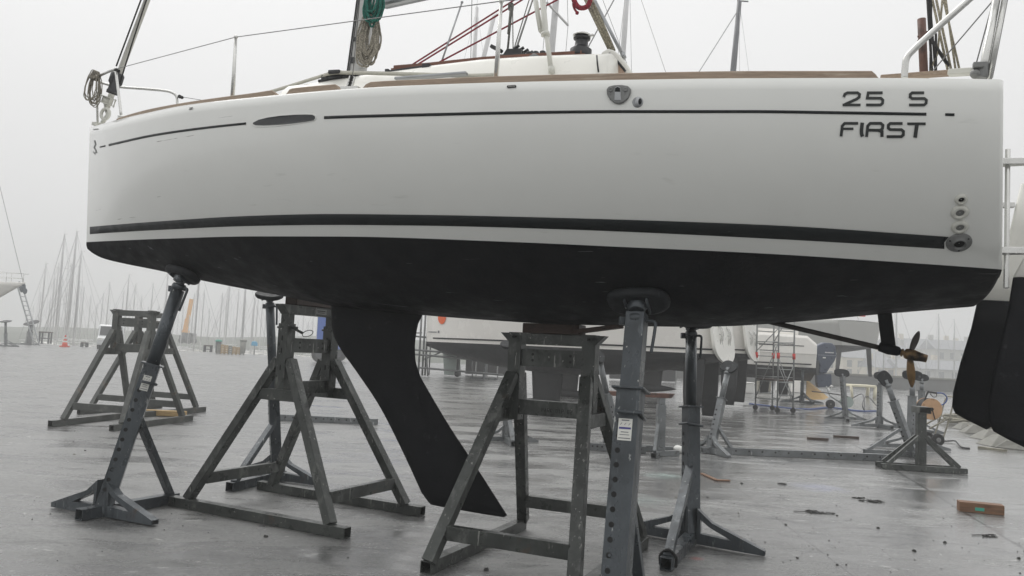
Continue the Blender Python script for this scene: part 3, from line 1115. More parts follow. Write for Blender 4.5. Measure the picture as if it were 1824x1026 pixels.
ringp = [c2 + (V((1, 0, 0)) * math.cos(2 * math.pi * k / 20) + V((0, 0, 1)) * math.sin(2 * math.pi * k / 20)) * .052 for k in range(20)]
mb.tube(ringp, .015, 8, closed=True)
mb.tube([c - dd * .04, c2 + V((0, .03, 0)), PB(182, 219, 0)], .02, 8)
mb.box(PB(172, 221, 0), (.07, .05, .03))
mb.build('furler_drum', M['whiteplastic'], boat)

# pulpit
mb = MB()
r_ = .0125
mb.tube(smooth_path([PB(216, 207, -.20), PB(211, 165, -.18), PB(206, 126, -.16), PB(204, 124, -.15), PB(190, 129, -.12), PB(172, 139, 0), PB(176, 145, .10), PB(190, 150, .16), PB(215, 155, .24), PB(260, 158.5, .36), PB(296, 162, .44), PB(310, 167, .47), PB(315, 174, .48), PB(316, 190, .48)], 5), r_, 10)
mb.tube([PB(172, 139, 0), PB(174, 220, 0)], r_ * .8, 8)
mb.lathe(PB(216, 207, -.20), (0, 0, 1), [(-.02, .03), (0, .03), (.01, .014)], 12)
mb.build('pulpit', M['steel'], boat)
mb = MB()
for p in (PB(207, 125, -.16), PB(320, 172, .48)):
    mb.ball(p, .02, 8); mb.ball(p + V((.03, 0, -.01)), .018, 8)
mb.build('lifeline_lashing', M['blackrope'], boat)

# stanchions and lifelines
for (bx, by, tx, ty) in ((415, 171, 420, 66), (884, 138, 893, 2)):
    P, _ = on_hull(bx, c_sheer(bx) + 1, 0, .98)
    yy = P.y + .075
    for s in (1,):
        a_ = PB(bx, by, yy); b_ = PB(tx, ty, yy)
        a_ = V((a_.x, a_.y * s, P.z - .0)); b_ = V((b_.x, b_.y * s, b_.z))
        mb = MB(); mb.tube([a_, b_], [.0165, .0105], 12); mb.ball(b_, .016, 10)
        mb.lathe(a_, (0, 0, 1), [(0, .03), (.02, .03), (.05, .02)], 12)
        mb.build('stanchion', M['steel'], boat)
P1 = on_hull(415, c_sheer(415) + 1, 0, .98)[0]; P2 = on_hull(884, c_sheer(884) + 1, 0, .98)[0]
l0, l1, l2 = PB(206, 123, -.16), PB(420, 66, P1.y + .075), PB(893, 2, P2.y + .075)
l3 = V((6.4, -1.25, l2.z + .04))
for s in (1,):
    mb = MB(); mb.tube([V((p.x, p.y * s, p.z)) for p in (l0, l1, l2, l3)], .0032, 6); mb.build('lifeline', M['wire'], boat)
mb = MB(); mb.tube([PB(320, 172, .48), PB(360, 178.5, .62)], .003, 6); mb.build('lifeline', M['wire'], boat)

# control lines, vang cascade, white pole
mb = MB()
mb.tube([PB(733, 116, -.30), PB(905, 7, -.05), PB(960, -28, 0)], .0068, 8)
mb.tube([PB(742, 116, -.34), PB(912, 11, -.05), PB(965, -22, 0)], .0068, 8)
mb.tube([PB(782, 111, -.36), PB(992, 0, -.05), PB(1040, -26, 0)], .0068, 8)
mb.build('control_line', M['redrope'], boat)
mb = MB()
for a_, b_, r__ in (((912, 10), (904, 92), .008), ((910, 10), (905, 60), .007), ((913, 10), (914, 92), .004), ((945, -8), (914, 92), .004), ((952, -8), (919, 92), .003)):
    mb.tube([PB(*a_, -.2), PB(*b_, -.35)], r__, 6)
mb.box(PB(910, 12, -.2), (.035, .03, .05))
mb.build('vang_line', M['greyrope'], boat)
mb = MB(); mb.tube([PB(823, 4, -.2), PB(786, 112, -.35)], .007, 6); mb.ball(PB(823, 4, -.2), .012, 8); mb.build('boom_strut', M['alu'], boat)
mb = MB()
mb.tube([PB(952, -10, -.75), PB(963, 54, -.75)], .017, 12); mb.tube([PB(963, 54, -.75), PB(965, 58, -.75)], [.017, .012], 12)
mb.tube([PB(966, -10, -.78), PB(972, 60, -.78), PB(976, 66, -.78)], [.020, .020, .015], 12)
mb.tube([PB(973, 58, -.78), PB(982, 128, -.78)], .0165, 12)
mb.tube([PB(982, 119, -.78), PB(982.5, 130, -.78)], .022, 10)
mb.lathe(PB(971, 58, -.78), PB(982, 128, -.78) - PB(973, 58, -.78), [(0, .03), (.02, .03)], 12)
mb.build('gate_pole', M['whiteplastic'], boat)
# mainsheet bundle and tiller extension over the companionway
for nm, pts_, r__, mm in (('mainsheet', [((1040, -6), (1084, 86)), ((1046, -8), (1089, 88)), ((1052, -8), (1094, 90))], .011, 'goldrope'), ('hatch_stay', [((1056, -8), (1111, 100)), ((1050, -14), (1108, 98))], .0075, 'alu')):
    mb = MB()
    for a_, b_ in pts_:
        mb.tube([PB(*a_, -.35), PB(*b_, -.40)], r__, 8)
    if nm == 'hatch_stay':
        mb.tube([PB(1109, 94, -.4), PB(1112, 104, -.4)], .016, 8)
    mb.build(nm, M[mm], boat)
mb = MB()
mb.tube(smooth_path([PB(1021, -4, -.4), PB(1025, 6, -.4), PB(1031, 13, -.4), PB(1040, 14, -.4), PB(1048, 9, -.4), PB(1052, -4, -.4)], 5), .018, 8)
mb.tube(smooth_path([PB(1025, -3, -.4), PB(1021, 6, -.4), PB(1023, 15, -.4), PB(1029, 24, -.4)], 5), .008, 8)
mb.ball(PB(1028, 23, -.4), .014, 8)
mb.build('mainsheet_tail', M['redrope'], boat)

# stern: pushpit, backstays, mainsheet falls, post
Yp = -1.16
mb = MB()
mb.tube(smooth_path([PB(1611, 140, Yp), PB(1612, 122, Yp), PB(1615, 104, Yp), PB(1626, 90, Yp), PB(1660, 58, Yp), PB(1728, -2, Yp), PB(1800, -66, Yp)], 6), .0165, 12)
mb.tube([PB(1750, 128, Yp + .1), PB(1755, 106, Yp + .1), PB(1776, -8, Yp + .1)], .02, 12)
mb.tube([PB(1762, 140, Yp + .1), PB(1790, -6, Yp + .1)], .0135, 10)
mb.build('pushpit', M['steel'], boat)
mb = MB()
c = PB(1748, 130, Yp + .1)
mb.tube([c + V((0, 0, -.03)), c + V((0, 0, .05))], .032, 14); mb.ball(c + V((-.03, -.02, -.01)), .026, 10); mb.box(c + V((-.02, -.03, .03)), (.05, .03, .03))
mb.build('pushpit_clamp', M['greyplastic'], boat, bevel=.004)
mb = MB()
mb.tube([PB(1663, 125, -.8), PB(1768, 2, -.95)], .0035, 6); mb.tube([PB(1736, 124, -1.0), PB(1764, 20, -1.0), PB(1770, 0, -1.0)], .0035, 6)
mb.tube([PB(1765, 138, -.9), PB(1793, -6, -.9)], .010, 8)
mb.build('backstay', M['wire'], boat)
mb = MB()
for a_, b_, r__ in (((1652, -4), (1660, 126), .0085), ((1656, -4), (1666, 126), .007), ((1659, -4), (1657, 126), .007), ((1667, 60), (1667, 126), .008)):
    mb.tube([PB(*a_, -.1), PB(*b_, -.1)], r__, 6)
mb.tube([PB(1657, 68, -.1), PB(1690, 118, -.1)], .011, 8)
mb.build('mainsheet_fall', M['blackrope'], boat)
mb = MB()
for a_, b_, r__ in (((1660, -4), (1688, 124), .008), ((1667, -4), (1694, 124), .008), ((1684, -4), (1702, 124), .007), ((1680, -4), (1709, 124), .007), ((1679, -4), (1670, 95), .007), ((1670, 95), (1657, 126), .007)):
    mb.tube([PB(*a_, -.1), PB(*b_, -.1)], r__, 6)
mb.build('mainsheet_fall', M['goldrope'], boat)
mb = MB()
mb.tube([PB(1641.5, 34, .1), PB(1646, 140, .1)], .026, 14)
for y in (65, 73):
    mb.tube([PB(1634, y, .09), PB(1640, y, .09)], .006, 6)
mb.box(PB(1650, 62, .1), (.025, .03, .04))
mb.build('wooden_post', M['rust'], boat)
mb = MB()
a_, b_ = PB(1560, 137.5, -.5), PB(1735, 127.5, -.9)
mb.beam(PB(1570, 139, -.55), PB(1700, 129.5, -.7), .05, .028)
sb = mb.build('tiller', M['teak'], boat, bevel=.006)
mb = MB(); mb.beam(PB(1690, 130, -.69), PB(1733, 127.5, -.74), .055, .034); mb.build('tiller_end', M['whiteplastic'], sb, bevel=.006)


# ropes hung on the boat are things of their own
def coil(name, label, mtl, c, W, H, n, r, seed, depth=.06, ring=True, M_=MB_):
    rr = random.Random(seed)
    root = thing(name, label, 'rope', mw=M_)
    mb = MB()
    for i in range(n):
        w = W * rr.uniform(.35, 1); h = H * rr.uniform(.72, 1); ox = rr.uniform(-.2, .2) * W; oy = -depth * rr.random()
        tw = rr.uniform(-.25, .25)
        pts = []
        for k in range(28):
            q = 2 * math.pi * k / 28
            z = -h * (1 - math.cos(q)) / 2
            f = math.sin(q) * (.22 + .78 * (-z / h) ** .8)
            x = ox * (-z / h) + w / 2 * f + tw * W * (-z / H) * .4 + rr.uniform(-.004, .004)
            y = oy + .02 * math.sin(q + tw * 4)
            pts.append(c + V((x, y, z)))
        mb.tube(pts, r, 7, closed=True)
    if ring:
        for k in range(4):
            z = -H * (.16 + .022 * k)
            mb.tube([c + V((W * .2 * math.cos(2 * math.pi * j / 14), -depth / 2 + depth * .75 * math.sin(2 * math.pi * j / 14), z + .004 * math.sin(j))) for j in range(14)], r, 7, closed=True)
    mb.build('coil', mtl, root)
    return root


coil('coiled_rope', 'grey beige halyard rope coiled in a hank on the mast foot', M['rope'], PB(668, 16, -.13), .20, .50, 24, .0075, 3)
coil('coiled_rope', 'bright green rope coil hanging high on the mast', M['greenrope'], PB(674, -40, -.17), .18, .42, 12, .009, 5)
coil('coiled_rope', 'thin grey rope coil tied to the bow pulpit', M['rope'], PB(175, 128, -.05), .20, .36, 12, .0045, 11)
# ------------------------------------------------------------------ adjustable boat stands
def make_stand(label, B, T, ldir, nr, pad=(.16, .11), frac=.58, beam=(-.3, .85), foot=.55, square=False, sticker=False,
               brace=True, m='stand', group=None, notch=True, w=.115, padm='rubber', detail=True, chain=False, footdir=None, brace_h=.5):
    B = V(B); T = V(T)
    l = V((ldir[0], ldir[1], 0)).normalized(); p = V((l.y, -l.x, 0))
    if footdir is not None:
        p = V((footdir[0], footdir[1], 0)).normalized()
    root = thing('boat_stand', label, 'boat stand', (B.x, B.y, 0), group=group)
    Mm = M[m]
    a0 = V((B.x, B.y, .06)); ax = (T - a0).normalized(); Ln = (T - a0).length
    a1 = a0 + ax * Ln * frac
    kw = dict(world=True)
    mb = MB(); mb.beam(V((B.x, B.y, .05)) + l * beam[0], V((B.x, B.y, .05)) + l * beam[1], .09, .09, open=True)
    if detail:
        for k in range(5):
            mb.lathe(V((B.x, B.y, .055)) + l * (beam[0] + (beam[1] - beam[0]) * (.5 + .1 * k)) - p * .0455, -p, [(0, .009), (.0015, .009)], 8, m=1)
    mb.build('base_beam', [Mm, M['dark']], root, bevel=.004, **kw)
    for s in (-1, 1):
        o = V((B.x, B.y, 0)); q = p * s
        out = [(.055, .012), (foot, .012), (foot, .05), (foot * .30, .20), (.055, .30)]
        hol = [(.085, .10), (foot * .56, .085), (foot * .50, .105), (foot * .26, .165), (.085, .215)]
        f = MB()
        f.plate_hole([o + q * a + V((0, 0, b)) - l * .035 for a, b in out], [o + q * a + V((0, 0, b)) - l * .035 for a, b in hol], l * .07)
        if detail:
            e = o + q * (foot + .001) + V((0, 0, .031))
            f.box(e, (.002, .05, .026), ax=(q, l, V((0, 0, 1))), m=1)  # dark plate on the foot end paints the shade of an open tube
        f.build('foot', [Mm, M['dark']], root, bevel=.005, **kw)
    # outer tube seen on the diagonal
    up = (l + p).normalized() if not square else p
    mb = MB(); mb.beam(a0 - ax * .02, a1, w, w, up=up, open=False)
    x_ = ax.cross(up).normalized(); y_ = x_.cross(ax).normalized()
    if notch:
        n = int(Ln * frac / .085)
        for k in range(2, n - 1):
            c = a0 + ax * (.085 * k)
            for sg in (x_, -x_):
                mb.lathe(c + sg * w / 2 + y_ * w * .24 * (1 if sg == x_ else -1), sg, [(0, .017), (.0015, .017)], 10, m=1)  # flat dark discs on the tube face paint the shade of notches
                if k == 4:
                    mb.lathe(c + sg * w / 2 - y_ * w * .2, sg, [(0, .012), (.006, .010)], 8, m=0)
    ot = mb.build('outer_tube', [Mm, M['dark']], root, bevel=.006, **kw)
    mb = MB(); mb.beam(a1 - ax * .005, a1 + ax * .008, w * 1.36, w * 1.36, up=up)
    if detail:
        mb.tube([a1 - ax * .16 + x_ * w * .72 + y_ * w * .5, a1 - ax * .15 - x_ * w * .72 + y_ * w * .66, a1 - ax * .15 - x_ * w * .8 - y_ * w * .3], .012, 8)
    mb.build('collar', Mm, root, bevel=.002, **kw)
    ir = w * .43
    mb = MB()
    if square:
        mb.beam(a1, T - ax * .10, w * .82, w * .82, up=up)
    else:
        mb.tube([a1, T - ax * .16], ir, 18)
    mb.tube([T - ax * .18, T - ax * .03], ir * .62, 14)
    mb.lathe(T - ax * .155, ax, [(0, ir * 1.08), (.03, ir * 1.12), (.05, ir * .9)], 16)
    if detail:
        h = T - ax * .15
        mb.tube(smooth_path([h + p * ir * .4, h + p * ir * 1.8, h + p * ir * 1.9 - ax * .06, h + p * ir * 1.7 - ax * .2], 4), .011, 8)
        mb.box(h - p * ir * 1.5, (.04, .04, .05))
    mb.build('inner_tube', Mm, root, bevel=.004 if square else 0, **kw)
    # pad
    n = V(nr).normalized()
    e1 = (p - n * p.dot(n)).normalized(); e2 = n.cross(e1).normalized()
    mb = MB(); rows = []
    for (dz, k) in ((-.045, .80), (-.04, .92), (-.02, 1.0), (0, 1.0), (.010, .95)):
        r = []
        for j in range(28):
            q = 2 * math.pi * j / 28
            cq, sq = math.cos(q), math.sin(q)
            X = math.copysign(abs(cq) ** .7, cq) * pad[0] * k; Y_ = math.copysign(abs(sq) ** .75, sq) * pad[1] * k
            bend = .10 * (X / pad[0]) ** 2 * pad[0] * .25
            r.append(T + e1 * X + e2 * Y_ + n * (dz + .0 + bend - .012))
        rows.append(r)
    mb.grid(rows, cv=True); mb.add(rows[0], [tuple(range(28))]); mb.add(rows[-1], [tuple(range(28))[::-1]])
    pd = mb.build('pad', M[padm], root, **kw)
    mb = MB()
    for s in (-1, 1):
        c = T - n * .055 + e1 * s * pad[0] * .35
        mb.beam(c + e2 * pad[1] * .6, c - e2 * pad[1] * .6, .012, .05, up=n)
        mb.beam(T - ax * .09, c, .03, .03)
    mb.lathe(T - n * .10, n, [(0, ir * .8), (.05, ir)], 14)
    mb.build('bracket', Mm, pd, bevel=.003, **kw)
    if brace:
        c = a0 + ax * (Ln * frac * brace_h)
        mb = MB(); mb.beam(c, V((B.x, B.y, .085)) + l * (beam[1] - .07), .05, .07, up=p)
        mb.build('brace', Mm, root, bevel=.004, **kw)
    if sticker:
        f = -x_ if (-x_).dot(CAM - a1) > 0 and abs((-x_).dot((CAM - a1).normalized())) > abs(y_.dot((CAM - a1).normalized())) else None
        best = max((x_, -x_, y_, -y_), key=lambda d: d.dot((CAM - a1).normalized()))
        sd = best.cross(ax).normalized()
        c = a0 + ax * (Ln * frac - sticker[0]) + best * (w / 2 + .0016)
        mb = MB(); mb.box(c, (sticker[1], sticker[2], .0012), ax=(sd, ax, best))
        for k, (yy, hh, mi) in enumerate(((.42, .05, 2), (.25, .06, 2), (.06, .09, 1), (-.12, .04, 2), (-.24, .03, 2), (-.4, .04, 2))):
            if k == 1:
                for s in (-.3, 0, .3):
                    mb.beam(c + best * .0012 + sd * sticker[1] * (s - .06) + ax * sticker[2] * .30, c + best * .0012 + sd * sticker[1] * (s + .06) + ax * sticker[2] * .20, .003, .0008, up=best, m=2)
            else:
                mb.box(c + best * .001 + ax * sticker[2] * yy, (sticker[1] * (.55 + .3 * ((k * 7) % 3) / 2), sticker[2] * hh, .0008), ax=(sd, ax, best), m=mi)
        mb.build('sticker', [M['sticker'], M['inkblue'], M['inkgrey']], ot, **kw)
    if chain:
        mb = MB(); c = V((B.x, B.y, .0)) + l * (beam[1] - .08)
        mb.tube(smooth_path([c + p * .06 + V((0, 0, .02)), c + p * .06 + V((0, 0, .09)), c + V((0, 0, .135)), c - p * .06 + V((0, 0, .09)), c - p * .06 + V((0, 0, .02))], 4), .011, 8)
        mb.build('shackle', M['dark'], root, **kw)
    return root


GS = 'adjustable stands propping the foreground sailboat'
# bow, port
P, n = on_hull(330, 482, 0, -.5)
Tb = bw_(P); nb = (BA * n.x + BB * n.y + BC * n.z)
Bb = V((-3.33, 6.72, 0))
make_stand('slanted dark steel stand under the near side of the bow, in front of the trestle', Bb, Tb + nb * .02, (.43, .86), -nb, pad=(.17, .12), frac=.60,
           beam=(-.22, .74), foot=.60, sticker=(.16, .065, .13), group=GS, footdir=(.91, -.41), brace_h=.66, w=.13)
# stern, port (nearest)
P, n = on_hull(1138, 527, 0, -.5)
Ts = bw_(P); ns = (BA * n.x + BB * n.y + BC * n.z)
Bs = G(1091, 1122)
B4 = G(1230, 968)
make_stand('scratched blue grey steel stand nearest the camera, cut by the bottom edge', Bs, Ts + ns * .02, (B4 - Bs).xy, -ns, pad=(.20, .12), frac=.69, w=.145,
           beam=(-.3, .7), foot=.6, square=True, sticker=(.25, .085, .13), group=GS, brace_h=.62)
# stern, starboard
T4 = D(1231, 573, 7.05); T4.z += .02
make_stand('dark upright steel stand under the far side of the stern', B4, T4, (Bs - B4).xy, (0, -.25, 1), pad=(.2, .12), frac=.58, beam=(-.12, .98), foot=.62, group=GS, w=.115, chain=True, footdir=(.83, -.55), brace_h=.55)
# bow, starboard
B3 = G(492, 856)
T3 = D(480, 522, 8.7)
make_stand('dark upright steel stand under the far side of the bow, behind the trestle', B3, T3, (V((-3.0, 7.2, 0)) - B3).xy, (0, -.4, 1), pad=(.16, .11), frac=.53, beam=(-.12, .8), foot=.6, group=GS, w=.11, footdir=(.92, -.38), brace_h=.55)


# ------------------------------------------------------------------ keel trestles
def make_trestle(label, loc, rz, H, Lk=2.0, m='trestle', group=None, apex=1.36, Db=1.08, Dt=.60, letters=False, plate=False):
    root = thing('trestle', label, 'trestle', (loc[0], loc[1], 0), rz, group)
    Mm = M[m]
    hl = Lk / 2
    def leg(s, v, z):
        k = z / apex
        return V((s * (.86 - (.86 - .07) * k), v * (Db / 2 + (Dt / 2 - Db / 2) * k), z))
    for v in (-1, 1):
        mb = MB(); mb.beam((-hl, v * Db / 2, .045), (hl, v * Db / 2, .045), .085, .085, open=True); mb.build('skid', Mm, root, bevel=.004)
        for s in (-1, 1):
            a = leg(s, v, .09); b = leg(s, v, apex)
            mb = MB(); mb.beam(a, b, .075, .09, up=(0, 1, 0), ext=.01); mb.build('leg', Mm, root, bevel=.005)
        yv = v * Dt / 2
        mb = MB(); mb.beam((0, yv, 1.02), (0, yv, 1.69), .105, .105, up=(0, 1, 0))
        mb.beam((0, yv, 1.69), (0, yv, H - .08), .082, .082, up=(0, 1, 0))
        for zz in (1.3, 1.45, 1.56):
            mb.box((0, yv - .053, zz), (.014, .002, .045), m=1)
        mb.tube([(-.11, yv, 1.655), (.12, yv, 1.655)], .011, 8)
        mb.build('post', [Mm, M['dark']], root, bevel=.005)
        z = 1.06
        a, b = leg(-1, v, z), leg(1, v, z)
        mb = MB(); mb.beam(a + V((.03, 0, 0)), b - V((.03, 0, 0)), .055, .10, up=(0, 0, 1)); mb.build('tie_bar', Mm, root, bevel=.004)
    for s in (-1, 1):
        z = .27
        a, b = leg(s, -1, z), leg(s, 1, z)
        mb = MB(); mb.beam(a + V((0, .04, 0)), b - V((0, .04, 0)), .06, .10, up=(0, 0, 1)); mb.build('link_bar', Mm, root, bevel=.004)
    for z, h in ((1.50, .13), (1.12, .115)):
        mb = MB(); mb.beam((0, -Dt / 2 + .05, z), (0, Dt / 2 - .05, z), .06, h, up=(0, 0, 1))
        for s in (-1, 1):
            for v in (-.7, .7):
                for dz in (-.02, .025):
                    if z > 1.3:
                        mb.lathe((s * .030, v * (Dt / 2 - .08), z + dz), (s, 0, 0), [(0, .011), (.0015, .011)], 8, m=1)
        cr = mb.build('cross_rail', [Mm, M['dark']], root, bevel=.004)
        if letters and z < 1.3:
            gl = {'P': [[(0, 0), (0, 2), (1, 2), (1, 1), (0, 1)]], 'A': [[(0, 0), (.5, 2), (1, 0)], [(.25, .8), (.75, .8)]], 'R': [[(0, 0), (0, 2), (1, 2), (1, 1), (0, 1)], [(.4, 1), (1, 0)]],
                  'K': [[(0, 0), (0, 2)], [(1, 2), (0, 1), (1, 0)]], 'D': [[(0, 0), (0, 2), (.7, 2), (1, 1.5), (1, .5), (.7, 0), (0, 0)]], 'I': [[(.5, 0), (.5, 2)]], '8': [[(0, 0), (0, 2), (1, 2), (1, 0), (0, 0)], [(0, 1), (1, 1)]], '2': [[(0, 2), (1, 2), (1, 1), (0, 1), (0, 0), (1, 0)]]}
            u = .0135; k = 0
            for ch in 'PARK DIP 82':
                if ch != ' ':
                    mb = MB()
                    for st in gl[ch]:
                        for a, b in zip(st, st[1:]):
                            f = lambda q: V((.0312, -.06 + (k * 1.75 + q[0]) * u * .98, z - .025 + q[1] * u))
                            mb.beam(f(a), f(b), .0035, .0015, up=(1, 0, 0), ext=.001)
                    mb.build('stencil_letter', M['dark'], cr)
                k += 1
    hw = Dt / 2 + .125
    mb = MB()
    mb.prism([(-.05, -hw, H), (-.05, hw, H), (-.05, hw - .085, H - .085), (-.05, -hw + .085, H - .085)], (.10, 0, 0))
    tb = mb.build('top_bar', Mm, root, bevel=.003)
    if plate:
        for s in (-1, 1):
            mb = MB(); mb.box((s * .0515, .08, H - .04), (.003, .15, .05)); mb.box((s * .0535, .08, H - .034), (.002, .11, .008), m=1); mb.box((s * .0535, .08, H - .05), (.002, .09, .006), m=1)
            mb.build('name_plate', [M['greyplastic'], M['dark']], tb, bevel=.001)
        mb = MB()
        mb.tube([(.06, -Dt / 2 - .0, 1.655), (.15, -Dt / 2 + .04, 1.61)], .012, 8)
        mb.tube([V((.15 + .055 * (1 - math.cos(q)), -Dt / 2 + .04 + .03 * math.sin(q), 1.61 + .03 * math.sin(q))) for q in [2 * math.pi * k / 16 for k in range(16)]], .0035, 6, closed=True)
        mb.build('locking_pin', Mm, root)
    return root


GT = 'keel trestles under the foreground sailboat'
# trestle ahead of the keel: skids run left-right, crossbar runs away from the camera
d = (G(620, 960) - G(305, 900)); ang = math.atan2(d.y, d.x)
nrm_ = V((-d.y, d.x, 0)).normalized()
mid = (G(620, 960) + G(305, 900)) / 2 + nrm_ * .54
make_trestle('tall extended grey green trestle ahead of the keel, under the bow', mid, ang, 1.86, 2.0, group=GT, plate=True)
# trestle behind the keel
d = (G(928, 943) - G(760, 1022)); ang2 = math.atan2(d.y, d.x)
nr2 = V((d.y, -d.x, 0)).normalized()
mid2 = (G(928, 943) + G(760, 1022)) / 2 + nr2 * .54
make_trestle('lower grey green trestle behind the keel, its feet near the bottom edge', mid2, ang2 + math.pi, 1.685, 1.66, group=GT, letters=True)
# packing timbers
t = (D(978, 585, mid2.y + 0.0))
axb = V((nr2.x, nr2.y, 0))
mb = MB(); mb.box((mid2.x, mid2.y, 1.685 + .04), (.46, .16, .075), ax=(axb, V((-axb.y, axb.x, 0)), V((0, 0, 1))))
tag(mb.build('packing_block', M['darkwood'], bevel=.006), 'dark packing timber on the trestle behind the keel', 'timber block')
mb = MB()
e0 = V((mid2.x, mid2.y - .05, 1.685)) + axb * .15
mb.beam(e0 + V((0, 0, .02)), D(1106, 581, 5.6), .07, .03)
tag(mb.build('wedge_plank', M['darkwood'], bevel=.004), 'thin dark wedge plank sticking out from the rear trestle towards the stern', 'wood plank')
mb = MB(); mb.box((mid.x, mid.y, 1.86 + .045), (.55, .14, .085), ax=(nrm_, V((nrm_.y, -nrm_.x, 0)), V((0, 0, 1))))
tag(mb.build('packing_block', M['darkwood'], bevel=.006), 'dark packing timber on the trestle ahead of the keel', 'timber block')

GF = 'trestles standing empty behind the bow'
c1 = (G(85, 760) + G(210, 740) + G(205, 768) + G(335, 750)) / 4
dd_ = G(335, 750) - G(205, 768)
a1_ = math.atan2(dd_.y, dd_.x)
tl1 = make_trestle('empty grey trestle in the left middle distance, front one of two', c1, a1_ + math.pi, 1.68, 2.15, 'trestle_far', GF, Dt=.66)
c2_ = G(325, 742)
tl2 = make_trestle('empty grey trestle half hidden behind another one, left middle distance', (c1.x - .55, c1.y + 1.9), a1_ + math.pi - .12, 1.70, 2.1, 'trestle_far', GF, Dt=.66)
for o in (tl1, tl2):
    o.matrix_world = Matrix.Translation((.10, 0, 0)) @ ROOT[o.name] @ Matrix.Diagonal((1, 1, 1.14, 1))
mb = MB(); g = G(262, 742); mb.box((g.x + .2, g.y + .2, .06), (.85, .16, .10))
tag(mb.build('wood_block', M['palewood'], bevel=.006), 'yellowish wood block on the ground under the left trestles', 'timber block')

# ------------------------------------------------------------------ spare stands and small gear behind
GB = 'spare boat stands behind the foreground sailboat'
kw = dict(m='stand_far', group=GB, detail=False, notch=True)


def gs(label, bx, by, tx, ty, ldir, nr, dy=0.0, **k):
    B = G(bx, by); T = D(tx, ty, B.y + dy)
    q = dict(kw); q.update(k)
    return make_stand(label, B, T, ldir, nr, **q)


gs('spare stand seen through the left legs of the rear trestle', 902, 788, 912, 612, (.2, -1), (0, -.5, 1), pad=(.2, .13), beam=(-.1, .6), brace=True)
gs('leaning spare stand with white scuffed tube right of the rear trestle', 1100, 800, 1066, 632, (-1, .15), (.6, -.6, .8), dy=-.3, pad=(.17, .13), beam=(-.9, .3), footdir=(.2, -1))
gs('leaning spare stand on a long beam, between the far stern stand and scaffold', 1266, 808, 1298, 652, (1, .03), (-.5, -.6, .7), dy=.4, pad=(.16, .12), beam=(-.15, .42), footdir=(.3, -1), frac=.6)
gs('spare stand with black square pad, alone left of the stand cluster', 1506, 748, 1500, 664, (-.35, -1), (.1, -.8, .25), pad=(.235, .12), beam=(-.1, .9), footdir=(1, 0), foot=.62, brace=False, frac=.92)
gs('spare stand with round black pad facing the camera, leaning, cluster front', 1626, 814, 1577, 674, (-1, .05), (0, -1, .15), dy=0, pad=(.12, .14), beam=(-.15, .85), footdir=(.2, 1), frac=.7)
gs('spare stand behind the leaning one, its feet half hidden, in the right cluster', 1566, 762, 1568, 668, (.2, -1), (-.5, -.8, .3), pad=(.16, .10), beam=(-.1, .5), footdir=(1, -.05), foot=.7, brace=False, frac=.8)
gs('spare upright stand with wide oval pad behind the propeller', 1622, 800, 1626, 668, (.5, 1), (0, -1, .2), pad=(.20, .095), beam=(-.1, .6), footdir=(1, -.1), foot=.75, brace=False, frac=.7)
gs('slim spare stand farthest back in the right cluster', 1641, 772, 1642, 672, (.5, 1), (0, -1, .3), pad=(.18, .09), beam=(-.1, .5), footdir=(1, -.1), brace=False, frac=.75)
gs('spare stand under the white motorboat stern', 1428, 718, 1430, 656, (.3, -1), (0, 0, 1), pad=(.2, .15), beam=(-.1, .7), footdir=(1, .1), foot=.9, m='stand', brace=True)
# stand head at the far left yard edge and under the left boat
gs('spare stand with flat square pad at the far left yard edge', 10, 617, 10, 572, (1, 0), (0, -.2, 1), pad=(.45, .35), beam=(-1.0, 1.0), foot=1.6, brace=True, frac=.5, w=.2)
gs('bulky spare stand beside the ladder at the far left', 50, 614, 56, 575, (1, 0), (.3, -.3, 1), pad=(.9, .3), beam=(-2.0, 1.0), foot=1.6, brace=True, frac=.6, w=.4)

# post support with rusty bar
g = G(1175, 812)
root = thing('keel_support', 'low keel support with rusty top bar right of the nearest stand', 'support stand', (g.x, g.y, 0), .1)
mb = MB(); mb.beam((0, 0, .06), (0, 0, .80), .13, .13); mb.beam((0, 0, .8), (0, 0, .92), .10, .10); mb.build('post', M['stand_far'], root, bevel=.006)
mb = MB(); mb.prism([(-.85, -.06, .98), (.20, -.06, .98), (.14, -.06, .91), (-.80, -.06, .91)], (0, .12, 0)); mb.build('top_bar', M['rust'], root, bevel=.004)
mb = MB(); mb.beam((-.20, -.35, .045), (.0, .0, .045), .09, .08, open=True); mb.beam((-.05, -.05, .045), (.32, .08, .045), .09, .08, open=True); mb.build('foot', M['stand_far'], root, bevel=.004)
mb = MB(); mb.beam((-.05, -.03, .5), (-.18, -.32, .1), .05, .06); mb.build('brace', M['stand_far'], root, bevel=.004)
# long beams on the ground
for lab, a, b, nm in (('long punched steel beam lying between the leaning stand and low trestle', (1262, 808), (1588, 822), 0),
                      ('steel beam on the ground behind the nearest stand', (1030, 800), (1150, 808), 0),
                      ('flat steel bar on the ground behind the front trestle', (482, 748), (672, 757), 1)):
    a, b = G(*a), G(*b)
    mb = MB(); mb.beam(a + V((0, 0, .06)), b + V((0, 0, .06)), .10, .11, open=True)
    dv = (b - a).normalized()
    for k in range(1, 14):
        mb.lathe(a.lerp(b, k / 14) + V((0, 0, .07)) + V((dv.y, -dv.x, 0)) * .0505, (dv.y, -dv.x, 0), [(0, .016), (.002, .016)], 8, m=1)  # dark discs paint the shade of the punched holes
    tag(mb.build('steel_beam', [M['stand_far'], M['dark']], bevel=.004), lab, 'steel beam', 'steel beams lying on the yard')

